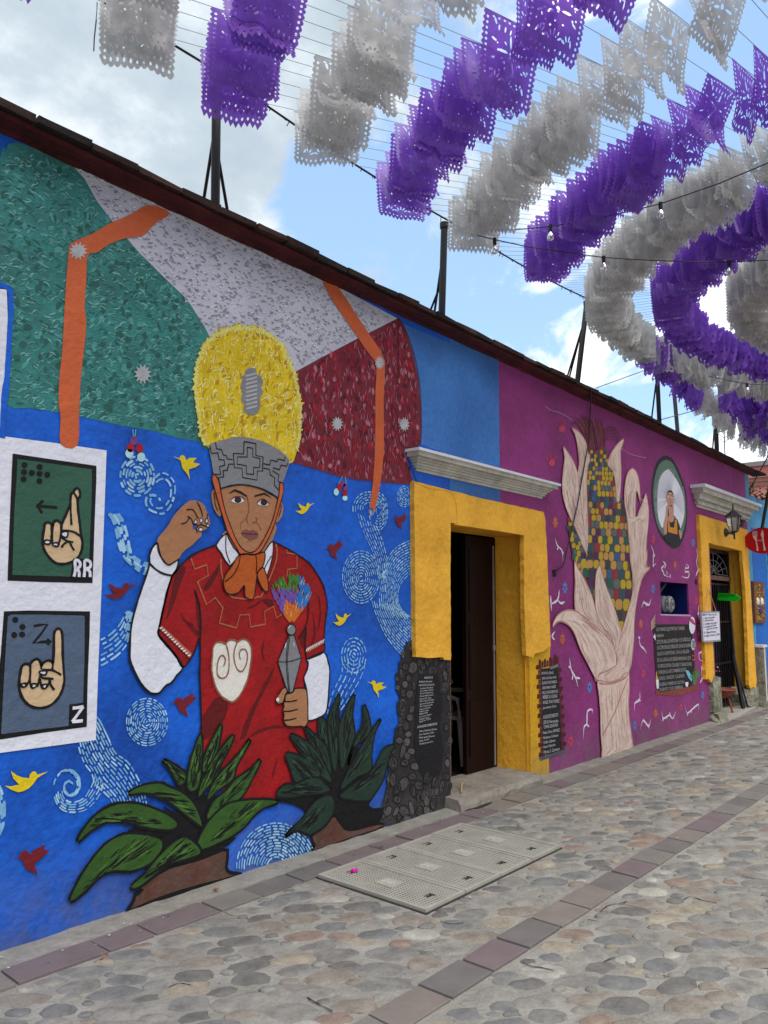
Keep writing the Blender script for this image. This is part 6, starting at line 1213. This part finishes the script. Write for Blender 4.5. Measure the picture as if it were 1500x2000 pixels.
for i, (_, p, a, ci, k, vis) in enumerate(bl):
    if not vis and (_ > 114 or a > 100): continue
    yaw = -rad(a)+R.uniform(-.05, .05)+(math.pi if R.random() < .5 else 0); pit = R.gauss(.0, .15); sx_, sz_ = R.choice((R.uniform(.94, 1.05), R.uniform(.72, 1.02))), R.uniform(.9, 1.12)
    if a > 95 and k > 3: sx_ *= R.uniform(.5, .95); pit += R.uniform(-.3, .1)
    if i < 300:
        o = bpy.data.objects.new('paper_banner', bm_[(ci, R.randrange(10))]); COL.objects.link(o); o.location = p; o.rotation_euler = (pit, 0, yaw); o.scale = (sx_, 1, sz_)
        cn = 'purple' if ci == 0 else 'white'; rank = 1+sum(1 for b_ in bl if b_[4] == k and b_[2] > a and b_[2] < 92)
        lb = '%s cut-paper banner, %s from the wall end of the %s arc out' % (cn, nth(rank), ordw[min(15, k)])
        if a >= 92: lb = '%s cut-paper banner, %s beyond the wall side of the %s arc' % (cn, nth(1+sum(1 for b_ in bl if b_[4] == k and 92 <= b_[2] < a)), ordw[min(15, k)])
        tag(o, lb, 'banner', 'cut-paper banners strung over the street')
    else:
        V, F_ = SHL[R.randrange(4)]; M_ = Matrix.Translation(p) @ Matrix.Rotation(yaw, 4, 'Z') @ Matrix.Rotation(pit, 4, 'X') @ Matrix.Diagonal((sx_, 1, sz_, 1))
        far.add([M_ @ Vector(v) for v in V], F_, ci)
if far.v: tag(far.build('paper_banners', [M_pp, M_wp], None, True), 'dense mass of purple and white paper banners hanging farther along the street', 'banners', kind='stuff')
# ------------------------------------------------------------------ light strings and loose wires
def lev(px, py, z): x, y = G(px, py, z); return Vector((x, y, z))
def lights(pts, bulbs, label):
    o = thing('light_string', label, 'string lights', tuple(pts[0])); mb = MB(); mb.tube(pts, .0045, 5); mb.build('wire', M_iron, o)
    for b in bulbs:
        mb = MB(); mb.tube([b+Vector((0, 0, .01)), b-Vector((0, 0, .045))], [.016, .014], 8); sk = mb.build('socket', M_iron, o)
        mb = MB(); mb.lathe([(.01, -.045), (.014, -.055), (.026, -.08), (.028, -.092), (.02, -.112), (0, -.12)], tuple(b), 10); mb.build('bulb', M_gl, sk, True)
z = 4.55
c1 = [lev(1000, 449, z), lev(1040, 446, z), lev(1075, 442, z), lev(1150, 430, z), lev(1220, 415, z), lev(1290, 398, z), lev(1400, 360, z), lev(1520, 310, z)]
lights([Vector((5.17, YC, 4.9)), lev(930, 450, 4.75)]+c1, [c1[2], c1[5]], 'dark wire of light bulbs rising to the right from the second pole')
z = 4.4; c2 = [lev(966, 468, z), lev(1030, 482, z), lev(1100, 492, z), lev(1179, 503, z), lev(1260, 508, z), lev(1340, 511, z), lev(1424, 512, z), lev(1520, 507, z)]
lights([Vector((5.2, YC, 4.88))]+c2, [c2[0], c2[3], c2[6]], 'dark wire of light bulbs sagging level below the white arcs')
z = 4.5; c3 = [lev(1385, 735, z), lev(1420, 743, z), lev(1459, 750, z), lev(1520, 753, z)]; lights(c3, [c3[2]], 'far wire with one bulb under the last banners')
wire('stay_wire', [onwall(1164, 758, .0), onwall(1290, 712, 0)], .005, 'thin stay wire rising from the roof above the maize hand', mat=M_str); wire('stay_wire', [onwall(1290, 820, 0), onwall(1392, 792, 0)], .006, 'thin stay wire rising to the farthest pole', mat=M_str)
wire('drop_wire', [AX(1500, 890, 15) and Vector((15, *AX(1506, 880, 15))), Vector((15, *AX(1465, 955, 15)))], .012, 'dark wire crossing the pink facade', mat=M_iron)
wire('wall_cable', [onwall(1154, 758, .17), onwall(1153, 795, .02), onwall(1150, 860, .04), onwall(1143, 900, .03), onwall(1128, 985, .03), onwall(1120, 1020, .03), onwall(1100, 1105, .03), onwall(1083, 1118, .02)], .007, 'loose dark cable hanging down the purple wall across the maize husks', mat=M_iron)
wire('loose_string', [lev(190, 5, 4.95), lev(188, 40, 4.8), lev(184, 75, 4.72), lev(183, 100, 4.66)], .004, 'frayed string dangling from the cable at the top left', mat=M_str)
